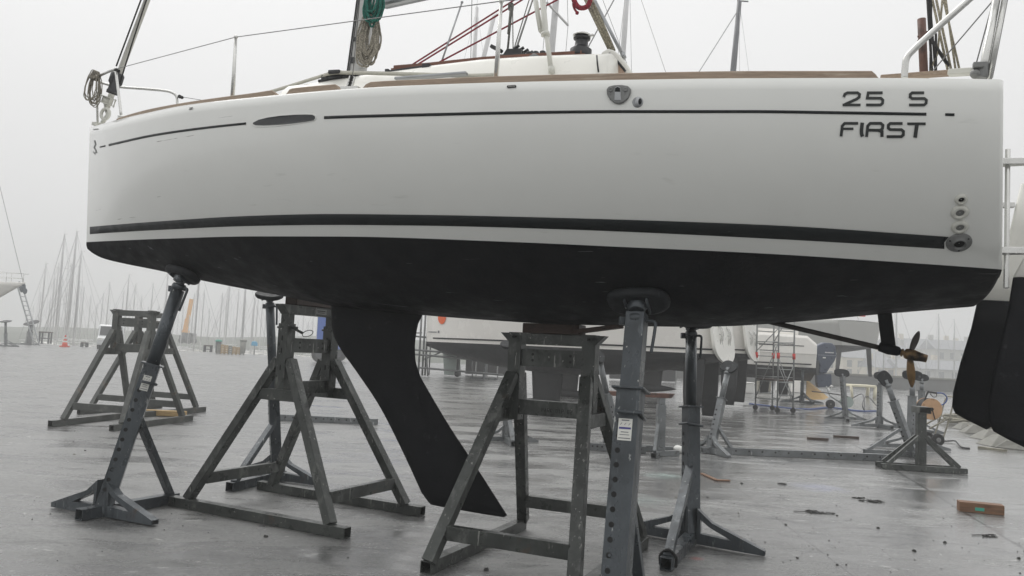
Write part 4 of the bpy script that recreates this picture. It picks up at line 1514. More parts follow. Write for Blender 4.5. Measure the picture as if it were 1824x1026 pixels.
# low trestle on the right
g = G(1640, 838)
root = thing('low_trestle', 'short dark trestle with square top at right, standing before the hose reel', 'trestle', (g.x, g.y, 0), -.12)
for v in (-.12, .12):
    mb = MB(); mb.beam((-.62, v, .045), (.62, v, .045), .075, .08, open=True); mb.build('skid', M['trestle'], root, bevel=.004)
    for s in (-1, 1):
        mb = MB(); mb.beam((s * .52, v, .09), (s * .05, v * .5, .52), .05, .055); mb.build('brace', M['trestle'], root, bevel=.004)
mb = MB(); mb.beam((0, 0, .05), (0, 0, .88), .125, .125, up=(0, 1, 0)); mb.build('post', M['trestle'], root, bevel=.006)
mb = MB(); mb.beam((0, -.17, .93), (0, .17, .93), .17, .10, open=True); mb.build('top_bar', M['trestle_far'], root, bevel=.004)

# hose reel trolley
g = G(1662, 793)
root = thing('hose_reel', 'two wheeled hose reel trolley with round plywood disc beside the low trestle', 'hose reel', (g.x, g.y, 0), 0)
Yg = g.y
c = D(1654, 728, Yg)
mb = MB()
for o in (-.12, .12):
    mb.lathe(c + V((0, o, 0)), (0, 1, 0), [(-.008, .22), (.008, .22)], 32, sm=False)
mb.lathe(c + V((0, -.11, 0)), (0, 1, 0), [(0, .1), (.22, .1)], 18)
rl = mb.build('reel', M['reelwood'], root, world=True, bevel=.002)
mb = MB(); mb.lathe(c + V((0, -.14, 0)), (0, 1, 0), [(-.01, .03), (.02, .04)], 14); mb.beam(c + V((0, -.14, 0)), c + V((.06, -.14, -.2)), .02, .012)
mb.build('hub', M['dark'], rl, world=True)
mb = MB()
for k in range(5):
    mb.tube([c + V((.2 * math.cos(q), -.08 + .04 * k, .2 * math.sin(q))) for q in [2 * math.pi * j / 26 for j in range(26)]], .02, 7, closed=True)
mb.build('wound_hose', M['blackhose'], root, world=True)
mb = MB()
for o in (-.17, .17):
    yv = V((0, o, 0))
    mb.tube(smooth_path([D(1700, 706, Yg) + yv, D(1692, 712, Yg) + yv, D(1682, 748, Yg) + yv, D(1671, 782, Yg) + yv], 4), .016, 8)
    mb.tube([D(1648, 762, Yg) + yv, D(1686, 741, Yg) + yv], .018, 8)
mb.tube([D(1698, 707, Yg) + V((0, -.17, 0)), D(1698, 707, Yg) + V((0, .17, 0))], .016, 8)
mb.build('frame', M['pipe'], root, world=True)
for o in (-.2, .2):
    w_ = D(1661, 781, Yg); w_.z = .13; mb = MB()
    mb.lathe(w_ + V((0, o, 0)), (0, 1, 0), [(-.035, .09), (-.03, .125), (0, .13), (.03, .125), (.035, .09)], 24); wh = mb.build('wheel', M['tyre'], root, world=True)
    mb = MB(); mb.lathe(w_ + V((0, o, 0)), (0, 1, 0), [(-.04, .03), (-.038, .05), (.038, .05), (.04, .03)], 16); mb.build('rim', M['greyplastic'], wh, world=True)
root2 = thing('pressure_washer_gun', 'black pressure washer gun with looping blue hose above the hose reel', 'spray gun', (c.x, c.y, 0))
mb = MB()
mb.tube([D(1645, 718, Yg - .1), D(1652, 700, Yg - .1), D(1654, 697, Yg - .1)], [.012, .018, .03], 8)
mb.tube([D(1654, 698, Yg - .1), D(1668, 700, Yg - .1)], .02, 8)
mb.tube(smooth_path([D(1657, 701, Yg - .1), D(1662, 707, Yg - .1), D(1668, 706, Yg - .1), D(1668, 700, Yg - .1)], 4), .008, 6)
mb.build('gun', M['blackhose'], root2, world=True)
mb = MB(); mb.tube(smooth_path([D(1668, 700, Yg - .1), D(1680, 701, Yg - .1), D(1687, 709, Yg - .1), D(1683, 718, Yg - .1), D(1672, 723, Yg - .1), D(1664, 722, Yg - .1)], 5), .013, 8)
mb.build('hose', M['hoseblue'], root2, world=True)
mb = MB(); mb.tube(smooth_path([G(1675, 788) + V((0, 0, .02)), G(1690, 788) + V((0, 0, .03)), G(1702, 790) + V((0, 0, .05)), G(1712, 798) + V((0, 0, .02)), G(1728, 800) + V((0, 0, .015))], 5), .016, 8)
tag(mb.build('black_hose', M['blackhose']), 'short black hose lying on the ground right of the reel', 'hose')

# second, distant reel trolley with black wheel
g = G(1474, 728)
root = thing('hose_reel', 'distant pale hose reel trolley with black wheel left of the lone stand', 'hose reel', (g.x, g.y, 0))
Y2 = g.y; c = D(1508, 716, Y2)
mb = MB(); mb.lathe(c, (0, 1, 0), [(-.12, .2), (-.1, .2), (-.1, .06), (.1, .06), (.1, .2), (.12, .2)], 24, sm=False); mb.build('reel', M['panel'], root, world=True)
mb = MB(); mb.tube([D(1472, 688, Y2), D(1478, 705, Y2), D(1505, 722, Y2)], .025, 8); mb.tube([D(1478, 704, Y2), D(1476, 724, Y2)], .025, 8); mb.build('frame', M['scaff'], root, world=True)
w_ = D(1479, 722, Y2); w_.z = .17; mb = MB(); mb.lathe(w_, (0, 1, 0), [(-.05, .1), (-.04, .16), (.04, .16), (.05, .1)], 20); wh = mb.build('wheel', M['tyre'], root, world=True)
mb = MB(); mb.lathe(w_, (0, 1, 0), [(-.055, .03), (.055, .05)], 12); mb.build('rim', M['greyplastic'], wh, world=True)
# hoses over the wet yard
mb = MB(); mb.tube(smooth_path([G(x, y) + V((0, 0, .02)) for x, y in ((1335, 720), (1370, 724), (1430, 730), (1480, 727), (1530, 733), (1560, 733))], 6), .03, 6)
tag(mb.build('blue_hose', M['hoseblue']), 'long blue hose snaking over the wet yard under the white boats', 'hose')
mb = MB(); mb.tube(smooth_path([D(1446, 697, 27), D(1480, 701, 27), D(1510, 706, 27)], 5), .02, 6)
mb.tube(smooth_path([G(1518, 718) + V((0, 0, .2)), G(1536, 722) + V((0, 0, .45)), G(1540, 735) + V((0, 0, .1)), G(1536, 735) + V((0, 0, .3)), G(1545, 724) + V((0, 0, .4)), G(1570, 735) + V((0, 0, .05))], 5), .018, 6)
tag(mb.build('cable', M['blackhose']), 'thin black cable hanging by the distant hose reel', 'cable')

# pile of pipes, concrete lumps, planks at the right edge of the yard
rr = random.Random(5)
gA = G(1690, 748)
for k in range(22):
    a = G(1668 + k * 3.2 + rr.uniform(-6, 6), 748 + k * .9 + rr.uniform(-5, 4)); b = G(1716 + k * 3.4 + rr.uniform(-8, 8), 757 + k * .8 + rr.uniform(-4, 5))
    z0 = .05 + .03 * (k % 6); z1 = .05 + .05 * ((k * 3) % 7)
    if k % 3 == 0:
        b = a + V((1.4 + rr.random(), -1.8 - rr.random(), 0))
    mb = MB(); mb.tube([a + V((0, 0, z0)), b + V((0, 0, z1 + .05))], .028 + .012 * rr.random(), 8)
    tag(mb.build('metal_pole', M['pipe']), 'weathered metal pole in the jumbled heap left of the rudders', 'pole', 'metal poles heaped at the yard edge')
for k, (x, y, s) in enumerate(((1728, 765, .42), (1748, 772, .5), (1772, 782, .5), (1796, 795, .55), (1812, 800, .4))):
    g = G(x, y)
    mb = MB()
    w, h = s, s * .45
    pts = [(-w, -w * .5, 0), (w, -w * .5, 0), (w, w * .5, 0), (-w, w * .5, 0), (-w * .45, -w * .2, h), (w * .5, -w * .25, h * .9), (w * .45, w * .2, h), (-w * .5, w * .2, h * .9)]
    pts = [(p[0] + rr.uniform(-.05, .05), p[1] + rr.uniform(-.05, .05), p[2]) for p in pts]
    mb.add([V(p) for p in pts], [(3, 2, 1, 0), (4, 5, 6, 7), (0, 1, 5, 4), (1, 2, 6, 5), (2, 3, 7, 6), (3, 0, 4, 7)])
    o = mb.build('concrete_block', M['concrete'], bevel=.02)
    o.location = (g.x, g.y, 0); o.rotation_euler.z = rr.uniform(-.6, .6) - .4
    lab = ['chipped grey concrete lump nearest the heap of poles', 'sloped concrete lump below the far rudder tip', 'pale concrete lump between the two rudders and the ground plank',
           'large sloped concrete lump under the near rudder', 'small concrete lump at the right picture edge'][k]
    tag(o, lab, 'concrete block', 'concrete lumps along the yard edge')
for lab, a, b, w, mm in (('grey plank lying before the concrete lumps', (1744, 799), (1792, 805), .12, 'pipe'), ('dark stick lying on the wet ground in the middle distance', (1438, 783), (1475, 785), .07, 'darkwood'),
                         ('thin dark stick behind another stick, near the stand cluster', (1484, 779), (1530, 782), .035, 'darkwood'), ('brown bent slat on the ground right of the far stern stand', (1250, 845), (1300, 858), .05, 'oldwood')):
    a, b = G(*a), G(*b)
    mb = MB()
    if 'bent' in lab:
        m1 = G(1277, 857); mb.beam(a + V((0, 0, .012)), m1 + V((0, 0, .012)), w, .018); mb.beam(m1 + V((0, 0, .012)), b + V((0, 0, .014)), w, .018)
    else:
        mb.beam(a + V((0, 0, .025)), b + V((0, 0, .025)), w, .05)
    tag(mb.build('plank', M[mm], bevel=.004), lab, 'plank')
# orange timber
g = (G(1712, 912) + G(1792, 918)) / 2
dv = (G(1792, 918) - G(1712, 910)); an = math.atan2(dv.y, dv.x)
mb = MB(); mb.box((0, 0, .055), (dv.length, .15, .105)); mb.box((-.02, -.0755, .045), (.09, .002, .035), m=1)
o = mb.build('timber_block', [M['oldwood'], M['tealpaint']], bevel=.006); o.location = (g.x, g.y + .06, 0); o.rotation_euler.z = an
tag(o, 'orange brown timber block with green stain at lower right', 'timber block')
# seaweed clumps and rag
for k, (x, y, w, lab) in enumerate(((1448, 913, .22, 'flat dark weed clump, lowest left of the weeds'), (1560, 894, .22, 'long thin strand of dark weed left of the orange timber'), (1400, 863, .10, 'small weed scrap beside the bluish puddle'), (1755, 955, .14, 'dark weed clump below the orange timber'), (1530, 888, .08, 'tiny dark weed scrap at the tip of the long strand'))):
    g = G(x, y); mb = MB()
    a = V((g.x - w * .9, g.y, .006)); hd_ = 0.0
    for j in range(70 if w > .15 else 30):
        q = rr.uniform(-3.1, 3.1); l_ = rr.uniform(.02, .06)
        b = a + V((math.cos(q) * l_ * 1.0, math.sin(q) * l_ * .7, 0))
        if abs(b.x - g.x) > w: b.x = g.x + rr.uniform(-w, w) * .8
        if abs(b.y - g.y) > w * .35: b.y = g.y
        b.z = rr.uniform(.005, .014)
        mb.beam(a, b, rr.uniform(.004, .014), .006, ext=.003); a = b
    tag(mb.build('seaweed', M['weed']), lab, 'seaweed', 'weed scraps on the wet yard')
g = G(1212, 806); mb = MB()
for j in range(7):
    mb.ball((g.x + rr.gauss(0, .05), g.y + rr.gauss(0, .04), .05 + .02 * rr.random()), .055 + .02 * rr.random(), 10, sc=(1.1, 1, .8))
tag(mb.build('rag', M['ragwhite']), 'crumpled white rag on the ground left of the far stern stand', 'rag')


# ------------------------------------------------------------------ yachts, motorboat, gear farther back
def yacht(label, loc, rz, L=10.0, beam=3.2, fb=1.2, zwl=1.75, draft=1.6, topm='yachtwhite', botm='yachtbottom', mast_h=13, mast_x=.42, mastm='mastgrey',
          keel=True, rudders=2, cabin=True, group=None, name='yacht', dot=False, mast=True, mr=.075, stripe=True, pulpit=False, spread=True, stern_ladder=False, detail=True, tilt=0.0, rake=0.0, cname='sailing yacht', flat_stern=False, dinghy=False, rdrop=None, bowrake=.05, cb_=.42, stay=None, wirem='wire', chord=1.0):
    root = thing(name, label, cname, (loc[0], loc[1], 0), rz, group)
    def hb(t, z):
        b = beam / 2 * (1 - (1 - min(t / .62, 1)) ** 2.1)
        if t > .62: b *= 1 - .16 * ((t - .62) / .38) ** 2
        return b * (.80 + .20 * min(1, max(0, z / fb)))
    NS = 26 if detail else 12
    rows = []; rowb = []
    for i in range(NS + 1):
        t = i / NS
        x0 = t * L
        sheer = zwl + fb * (1.12 - .2 * t + .12 * (t - .7) ** 2)
        r = []
        for k in range(7):
            z = zwl + (sheer - zwl) * (1 - k / 6)
            r.append(V((x0 + bowrake * (1 - t) ** 2 * k / 6, hb(t, z - zwl), z)))
        rows.append(r)
        d = draft * cb_ * math.sin(math.pi * min(1, .03 + t * .93)) ** .75
        rb = []
        for k in range(7):
            q = k / 6 * math.pi / 2
            rb.append(V((x0 + bowrake * (1 - t) ** 2, hb(t, 0) * math.cos(q) ** .8, zwl - d * math.sin(q))))
        rowb.append(rb)
    mb = MB()
    for s in (1, -1):
        mb.grid([[V((p.x, p.y * s, p.z)) for p in r] for r in rows])
    lr = rows[-1]
    mb.add([V((p.x, p.y, p.z)) for p in lr] + [V((p.x, -p.y, p.z)) for p in lr[::-1]], [tuple(range(14))])
    deckr = [[V((r[0].x, r[0].y * s_, r[0].z + .04 * (1 - s_ * s_))) for s_ in (-1, -.5, 0, .5, 1)] for r in rows]
    mb.grid(deckr)
    h = mb.build('hull', M[topm], root)
    mb = MB(); mb.grid([r + [V((p.x, -p.y, p.z)) for p in r[::-1][1:]] for r in rowb])
    lb = rowb[-1]; mb.add(lb + [V((p.x, -p.y, p.z)) for p in lb[::-1][1:]], [tuple(range(13))])
    mb.build('underbody', M[botm], root)
    if stripe:
        mb = MB()
        for s in (1, -1):
            mb.grid([[V((r[5].x + 0, (r[5].y + .004) * s, zwl + .13)), V((r[5].x, (r[5].y + .004) * s, zwl + .09))] for r in rows[1:]])
        mb.build('waterline_stripe', M['stripe'], root, solid=.004)
    if dot:
        cx = .80; n = 28
        for s in (1, -1):
            mb = MB(); pts = []
            for j in range(n):
                q = 2 * math.pi * j / n
                x, z = cx + .19 * math.cos(q), zwl + .74 + .21 * math.sin(q)
                pts.append(V((x, (hb(x / L, z - zwl) + .006) * s, z)))
            mb.prism(pts, (0, .004 * s, 0))
            mb.build('orange_dot', M['orange'], h)
        mb = MB()
        for k in range(8):
            x = .20 + k * .05
            for s in (1, -1):
                mb.box((x, s * (hb(x / L, .25) + .02), zwl + .29), (.034, .012, .03))
        for s in (1, -1):
            x = .66
            mb.box((x, s * (hb(x / L, .25) + .012), zwl + .30), (.05, .01, .07))
        mb.build('hull_print', M['inkgrey'], h)
    if keel:
        mb = MB(); kx = L * .40
        zb_ = zwl - draft
        rows_ = []
        for (z, a, b, th) in ((zwl - .2, kx, kx + 1.05, .09), (zb_ + .22, kx + .12, kx + .95, .07)):
            rows_.append([V((a + (b - a) * (1 - math.cos(2 * math.pi * j / 16)) / 2, th * math.sin(2 * math.pi * j / 16), z)) for j in range(16)])
        mb.grid(rows_, cv=True)
        mb.tube([V((kx - .5 + 2.1 * k / 10, 0, zb_ + .13)) for k in range(11)], [max(.012, .17 * math.sin(math.pi * (k / 10) ** .8) ** .7) for k in range(11)], 14)
        mb.build('keel', M[botm], root)
    ys = (0,) if rudders == 1 else (-beam * .28, beam * .28)
    rdz = rdrop if rdrop is not None else draft * .95
    for y in ys if rudders else ():
        mb = MB(); rows_ = []
        for (z, a, b) in ((zwl - .02, L - .2 - .55 * chord, L - .2), (zwl - rdz * .6, L - .24 - .48 * chord, L - .24), (zwl - rdz, L - .3 - .36 * chord, L - .3)):
            rows_.append([V((a + (b - a) * (1 - math.cos(2 * math.pi * j / 14)) / 2, y * (1 + .1 * (zwl - z)) + .035 * math.sin(2 * math.pi * j / 14), z)) for j in range(14)])
        mb.grid(rows_, cv=True); mb.add(rows_[-1], [tuple(range(14))]); mb.build('rudder', M[botm], root)
    top = zwl + fb
    if cabin:
        mb = MB(); rows_ = []
        for (t, w, hh) in ((.22, .3, .02), (.30, .62, .22), (.45, .9, .36), (.60, 1.0, .40), (.66, 1.0, .40), (.665, 1.0, .05)):
            x = t * L; zb2 = top * 1.0 - .05
            rows_.append([V((x, w * beam * .32 * a, zb2 + hh * b)) for a, b in ((-1.1, 0), (-1, .7), (-.8, 1), (0, 1.12), (.8, 1), (1, .7), (1.1, 0))])
        mb.grid(rows_, sm=False); cb = mb.build('cabin', M['deckwhite'], root)
        mb = MB()
        for s in (-1, 1):
            mb.box((.50 * L, s * beam * .318, top + .12), (1.6, .03, .12))
        mb.build('window', M['glass'], cb)
    if stern_ladder:
        mb = MB(); pts = []
        hbS = hb(1, fb) * 1.02
        for k in range(25):
            q = math.pi * k / 24
            pts.append(V((L + .02 + .10 * math.sin(q), -hbS * math.cos(q), zwl + fb * .25 - (fb * .25 + .22) * math.sin(q) ** .8)))
        pts += [V((L - .12, hbS, zwl + fb * 1.02)), V((L - .12, -hbS, zwl + fb * 1.02))]
        mb.prism(pts, (.07, 0, 0)); mb.build('transom', M['deckwhite'], root)
        for s in (-1, 1):
            mb = MB()
            for o in (-.12, .12):
                mb.tube(smooth_path([(L + .03, s * .55 + o, zwl - .1), (L + .12, s * .55 + o, zwl + .5), (L + .02, s * .55 + o, zwl + .75)], 4), .018, 6)
            for z in (0, .25, .5):
                mb.tube([(L + .06, s * .55 - .12, zwl + z), (L + .06, s * .55 + .12, zwl + z)], .014, 6)
            mb.build('stern_ladder', M['steel'], root)
    if dinghy:
        mb = MB(); mb.ball((L - .55, 0, top + .95), .55, 14, sc=(.7, .8, .75)); mb.build('engine_cover', M['tarp'], root)
        mb = MB(); mb.box((L - .2, .3, top + .35), (.12, .5, .3)); mb.box((L - .2, -.3, top + .35), (.12, .4, .3), m=1); mb.build('life_raft', [M['red'], M['conewhite']], root)
    if pulpit:
        mb = MB()
        for x in ((.15, .9, 2.2, 3.6, 5.0) if detail else (.2, 1.2)):
            for s in (-1, 1):
                t = x / L
                mb.tube([(x, s * (hb(t, fb) - .05), zwl + fb * 1.1), (x, s * (hb(t, fb) - .05), zwl + fb * 1.1 + .62)], .018, 6)
        for s in (-1, 1):
            for hgt in (.62, .33):
                mb.tube([(x, s * (hb(x / L, fb) - .05), zwl + fb * 1.1 + hgt) for x in (.15, .9, 2.2, 3.6, 5.0, L * .75)], .012, 6)
        mb.tube([(.15, -.1, zwl + fb * 1.1 + .62), (-.1, 0, zwl + fb * 1.1 + .62), (.15, .1, zwl + fb * 1.1 + .62)], .018, 6)
        mb.build('guard_rail', M['steel'], root)
    if mast:
        mx = L * mast_x; base = V((mx, 0, top + .15)); tp = V((mx + rake, 0, top + mast_h))
        mb = MB(); mb.tube([base, base.lerp(tp, .8), tp], [mr, mr, mr * .75], 10)
        mb.box(tp + V((.15, 0, .04)), (.5, .04, .05)); mb.tube([tp, tp + V((-.05, 0, .45))], .012, 5)
        if spread:
            for f in (.38, .70):
                c = base.lerp(tp, f); mb.beam(c + V((.1, -beam * .25, .03)), c + V((.1, beam * .25, .03)), .06, .04)
        mb.build('mast', M[mastm], root)
        mb = MB(); rw = .008 if detail else .014
        mb.tube([V((.1, 0, zwl + fb * 1.1)), tp - V((0, 0, .3))], stay or rw * (3.0 if detail else 1.6), 6)
        mb.tube([V((L - .1, 0, top)), tp], rw, 5)
        for s in (-1, 1):
            q = [V((mx + .1, s * beam * .42, top))] + [base.lerp(tp, f) + V((.1, s * beam * .25, .03)) for f in (.38, .70)] + [tp]
            mb.tube(q, rw, 5)
        mb.build('rigging', M[wirem], root)
        mb = MB(); mb.tube([base + V((.1, 0, .9)), base + V((L * .36, 0, 1.05))], .07, 8); mb.build('boom', M['mastgrey'], root)
    return root


def mast_at(bow, stern, px):
    best = min((abs(proj(V((bow[0] + (stern[0] - bow[0]) * k / 200, bow[1] + (stern[1] - bow[1]) * k / 200, 7.0)))[0] - px), k) for k in range(20, 180))
    return best[1] / 200


def yaw_to(bow, stern):
    d = V(stern) - V(bow)
    return math.atan2(d.y, d.x), math.hypot(d.x, d.y)


bowA = D(757, 607, 24.0); stA = D(1284, 650, 20.2)
an, ln = yaw_to(bowA, stA)
yacht('cream white yacht with orange dot on its bow standing behind the foreground boat', bowA, an, ln, 3.3, 1.25, bowA.z - .02, 1.75, dot=True, mast_h=12, mast_x=mast_at(bowA, stA, 957), rake=.5, stern_ladder=True, rdrop=1.65, mr=.095)
bowB = D(790, 604, 30); stB = D(1336, 640, 25.3)
an, ln = yaw_to(bowB, stB)
yacht('second cream white yacht hidden behind the orange dotted one, its stern showing', bowB, an, ln, 3.4, 1.25, 1.78, 1.8, mast_h=12.5, mast_x=mast_at(bowB, stB, 1087), rake=.4, stern_ladder=True, rdrop=1.6, mr=.095)
GY = 'background yachts laid up in the yard'
P0 = D(820, 560, 40.0)
yb = yacht('background yacht whose pale mast rises left of the thick pale mast', (P0.x, P0.y - 5.0, 0), math.pi / 2, 12, 3.6, 1.2, 1.8, 1.7, mast_h=16.5, mast_x=5.0 / 12, rake=.3, mr=.12, wirem='wire_far', group=GY)
mb = MB(); mb.tube([D(846, 190, 42), D(862, 100, 42), D(879, 31, 42)], .13, 10); mb.tube([D(879, 31, 42), D(886, 26, 42)], .09, 8); mb.build('derrick_pole', M['mastgrey'], yb, world=True)
P0 = D(1268, 560, 33.5)
yacht('background yacht with a short dark mast above the toe rail near the stern', (P0.x - 10.5 * .686, P0.y - .3, 0), .06, 10.5, 3.2, 1.2, 1.8, 1.7, mast_h=14.4, mast_x=.686, mastm='mastdark', rake=.9, mr=.13, wirem='wire_far', group=GY)

stG = D(1531, 610, 46); boG = D(1330, 590, 56)
an, ln = yaw_to(boG, stG)
yacht('large pale grey yacht behind the outboard motor, with two dark rudders', boG, an, ln, 3.8, 1.55, 1.95 + .80, 2.3, topm='yachtgrey', chord=.75, cb_=.25, stripe=False, mast_x=.45, mast_h=13, dinghy=True, pulpit=True, rdrop=1.75)

# white motorboat with outboard
g = G(1430, 716)
Ym = g.y
st = D(1444, 655, Ym); zk = st.z
root = thing('motorboat', 'white motorboat with outboard engine on stands behind the scaffold tower', 'motorboat', (st.x, st.y, 0), R(180 - 10))
mb = MB(); rows = []
for i in range(19):
    t = i / 18; x = t * 6.6
    b = 1.2 * (1 - max(0, (t - .45) / .55) ** 2.2)
    sh = zk + .95 + .25 * t + (.30 if .0 < t < .35 else 0)
    rows.append([V((x, b * k, z)) for k, z in ((.86, zk + .22 * t * t), (.93, zk + .35), (.97, zk + .5), (1.0, zk + .55), (1.0, sh - .1), (.94, sh))])
for s in (1, -1):
    mb.grid([[V((p.x, p.y * s, p.z)) for p in r] for r in rows], sm=False)
mb.grid([[V((r[-1].x, r[-1].y * k, r[-1].z - .02)) for k in (-1, -.5, 0, .5, 1)] for r in rows], sm=False)
r0 = rows[0]; mb.add(r0 + [V((p.x, -p.y, p.z)) for p in r0[::-1]], [tuple(range(12))])
h = mb.build('hull', M['yachtwhite'], root, bevel=.03)
mb = MB()
mb.grid([[V((r[0].x, r[0].y * k, r[0].z - d)) for k, d in ((1, 0), (.85, .22), (.4, .42), (0, .55), (-.4, .42), (-.85, .22), (-1, 0))] for r in rows], sm=False)
rr0 = rows[0][0]; mb.add([V((0, rr0.y * k, rr0.z - d)) for k, d in ((1, 0), (.85, .22), (.4, .42), (0, .55), (-.4, .42), (-.85, .22), (-1, 0))], [tuple(range(7))])
mb.build('underbody', M['yachtbottom'], root)
mb = MB()
for s in (1, -1):
    mb.box((1.3, s * 1.17, zk + .13), (2.2, .03, .05)); mb.box((3.0, s * 1.19, zk + .62), (3.0, .03, .03)); mb.box((2.3, s * 1.2, zk + .85), (3.6, .03, .03))
    for k in range(9):
        mb.box((1.6 + k * .16, s * 1.18, zk + .74), (.08, .02, .07), m=1)
    for k in range(6):
        mb.box((.75 + k * .13, s * 1.18, zk + 1.06), (.08, .02, .08), m=1)
mb.build('hull_stripe', [M['stripe'], M['inkgrey']], h)
mb = MB(); mb.prism([(2.6, -.95, zk + 1.2), (5.4, -.95, zk + 1.2), (4.6, -.75, zk + 1.95), (3.0, -.85, zk + 2.0)], (0, 1.8, 0)); mb.build('cabin', M['deckwhite'], root, bevel=.05)
# outboard as its own part group
def Pm(x, y):
    return D(x + 3, y, Ym - .05)
ob = [(1446, 624), (1450, 615), (1462, 610), (1476, 611), (1482, 617), (1484, 634), (1480, 644), (1474, 652), (1466, 665), (1452, 665), (1454, 652), (1448, 640)]
mb = MB(); A = [Pm(*q) for q in ob]; mb.prism([a + V((0, -.22, 0)) for a in A], (0, .44, 0))
mo = mb.build('outboard_motor', M['outboard'], root, world=True, bevel=.06)
mb = MB(); A = [Pm(*q) for q in ((1450, 665), (1476, 666), (1477, 684), (1470, 690), (1452, 690), (1450, 680))]; mb.prism([a + V((0, -.12, 0)) for a in A], (0, .24, 0)); mb.build('gearcase', M['outboard'], mo, world=True, bevel=.03)
mb = MB(); mb.lathe(Pm(1470, 688), (1, 0, 0), [(0, .05), (.2, .06), (.25, .02)], 12)
for q in range(3):
    d = V((0, math.cos(q * 2.1), math.sin(q * 2.1))); mb.beam(Pm(1472, 688), Pm(1472, 688) + d * .2, .03, .1, up=(1, .5, 0))
mb.build('propeller', M['steel'], mo, world=True)
mb = MB(); c = Pm(1470, 628) + V((0, -.245, 0))
for k in range(8):
    mb.box(c + V((-.16 + .045 * k, -.0, 0)), (.03, .006, .045))
mb.box(Pm(1461, 637) + V((0, -.245, 0)), (.12, .006, .05))
mb.beam(Pm(1450, 632) + V((0, -.245, 0)), Pm(1482, 633.5) + V((0, -.245, 0)), .01, .006)
mb.build('cowl_print', M['conewhite'], mo, world=True)
mb = MB(); mb.box(Pm(1449, 655) + V((0, 0, 0)), (.12, .5, .6)); mb.build('motor_bracket', M['darkmachine'], mo, world=True, bevel=.02)

# scaffold tower
root = thing('scaffold_tower', 'aluminium scaffold tower with red clamps before the white motorboat', 'scaffold tower', (0, 0, 0))
Ya = 25.5
cols = [(1346, Ya), (1376, Ya + .3), (1385, Ya - .9), (1413, Ya - .6)]
def sp(px, Y, z):
    p = D(px, 700, Y); return V((p.x, p.y, z))
for (a, b) in ((0, 1), (2, 3)):
    mb = MB()
    for i in (a, b):
        mb.tube([sp(*cols[i], .12), sp(*cols[i], 5.2)], .026, 8)
    for k in range(13):
        z = .55 + .4 * k
        mb.tube([sp(*cols[a], z), sp(*cols[b], z)], .018, 6)
    mb.build('frame', M['scaff'], root)
mb = MB()
for a, b, z0, z1 in ((0, 2, .4, 2.2), (1, 3, 2.2, .4), (2, 3, .3, 1.5), (2, 3, 1.5, .3), (1, 3, 2.2, 3.4), (0, 3, 1.9, 3.2)):
    mb.tube([sp(*cols[a], z0), sp(*cols[b], z1)], .015, 6)
for a, b in ((0, 2), (1, 3)):
    for z in (.4, 1.1, 2.2):
        mb.tube([sp(*cols[a], z), sp(*cols[b], z)], .018, 6)
mb.build('brace', M['scaff'], root)
mb = MB()
pl = [sp(*cols[i], .98) for i in (0, 1, 3, 2)]; mb.prism(pl, (0, 0, .05)); mb.build('platform', M['darkwood'], root)
for i in range(4):
    mb = MB(); mb.tube([sp(*cols[i], 1.68), sp(*cols[i], 1.86)], .05, 8); mb.build('clamp', M['red'], root)
    mb = MB(); c = sp(*cols[i], .08); mb.lathe(c + V((0, -.03, 0)), (0, 1, 0), [(0, .08), (.06, .08)], 14); mb.tube([c, c + V((0, 0, .1))], .03, 8); mb.build('castor', M['tyre'], root)
    if i in (0, 3):
        mb = MB(); mb.tube([c + V((0, 0, .06)), c + V((.35 if i == 3 else -.4, 0, .03))], .018, 6); mb.build('outrigger', M['scaff'], root)

# tube barrier and scaffold by the orange dotted yacht
root = thing('tube_barrier', 'grey tubular barrier with uprights under the bow of the orange dotted yacht', 'barrier', (0, 0, 0))
Yb = 40.0
mb = MB()
for x in (745, 752, 757, 764):
    a = D(x, 667, Yb + (x - 752) * .05); b = V((a.x, a.y, 3.2)); mb.tube([V((a.x, a.y, .05)), b], .05 if x != 764 else .035, 8)
mb.build('upright', M['barrier'], root)
for k, (y0, y1) in enumerate(((624, 636), (632, 645), (655, 668))):
    mb = MB(); a, b = D(738, y0 - 1, Yb), D(896, y1, Yb - 2.5); mb.tube([a, b], .05, 8); mb.build('rail', M['barrier'], root)
for pts_, r__ in [([D(x, 630, Yb - .6), V((D(x, 700, Yb - .6).x, D(x, 700, Yb - .6).y, .05))], .035) for x in (760, 840)] + [([D(756, 640, Yb), D(784, 628, Yb - .4)], .035), ([D(740, 599, Yb), D(760, 601, Yb)], .05), ([D(740, 593, Yb), D(752, 593, Yb)], .035)]:
    mb = MB(); mb.tube(pts_, r__, 6); mb.build('brace', M['barrier'], root)
mb = MB(); mb.prism([D(791, 667, 41.5), D(821, 670, 41.3), D(819, 634, 42), D(789, 628, 42.2)], (0, .08, 0))
tag(mb.build('board', M['panel'], bevel=.004), 'pale green board leaning under the bow of the orange dotted yacht', 'board')
for lab, x0, x1, Yq in (('dark grey barrier panels behind the orange dotted yacht keels', 1085, 1205, 49), ('dark hoarding panels standing behind the tubular barrier', 828, 905, 45)):
    rt = thing('hoarding', lab, 'panel fence', (0, 0, 0))
    for k in range(4):
        xa = x0 + (x1 - x0) * k / 4; xb = x0 + (x1 - x0) * (k + .92) / 4
        a, b = D(xa, 680, Yq), D(xb, 680, Yq)
        mb = MB(); mb.prism([V((a.x, a.y, .08)), V((b.x, b.y, .08)), V((b.x, b.y, 1.3)), V((a.x, a.y, 1.3))], (0, .06, 0)); mb.build('panel', M['tarp'], rt, bevel=.01)
        mb = MB(); mb.tube([V((b.x + .05, b.y, 0)), V((b.x + .05, b.y, 1.4))], .03, 8); mb.build('post', M['scaff'], rt)
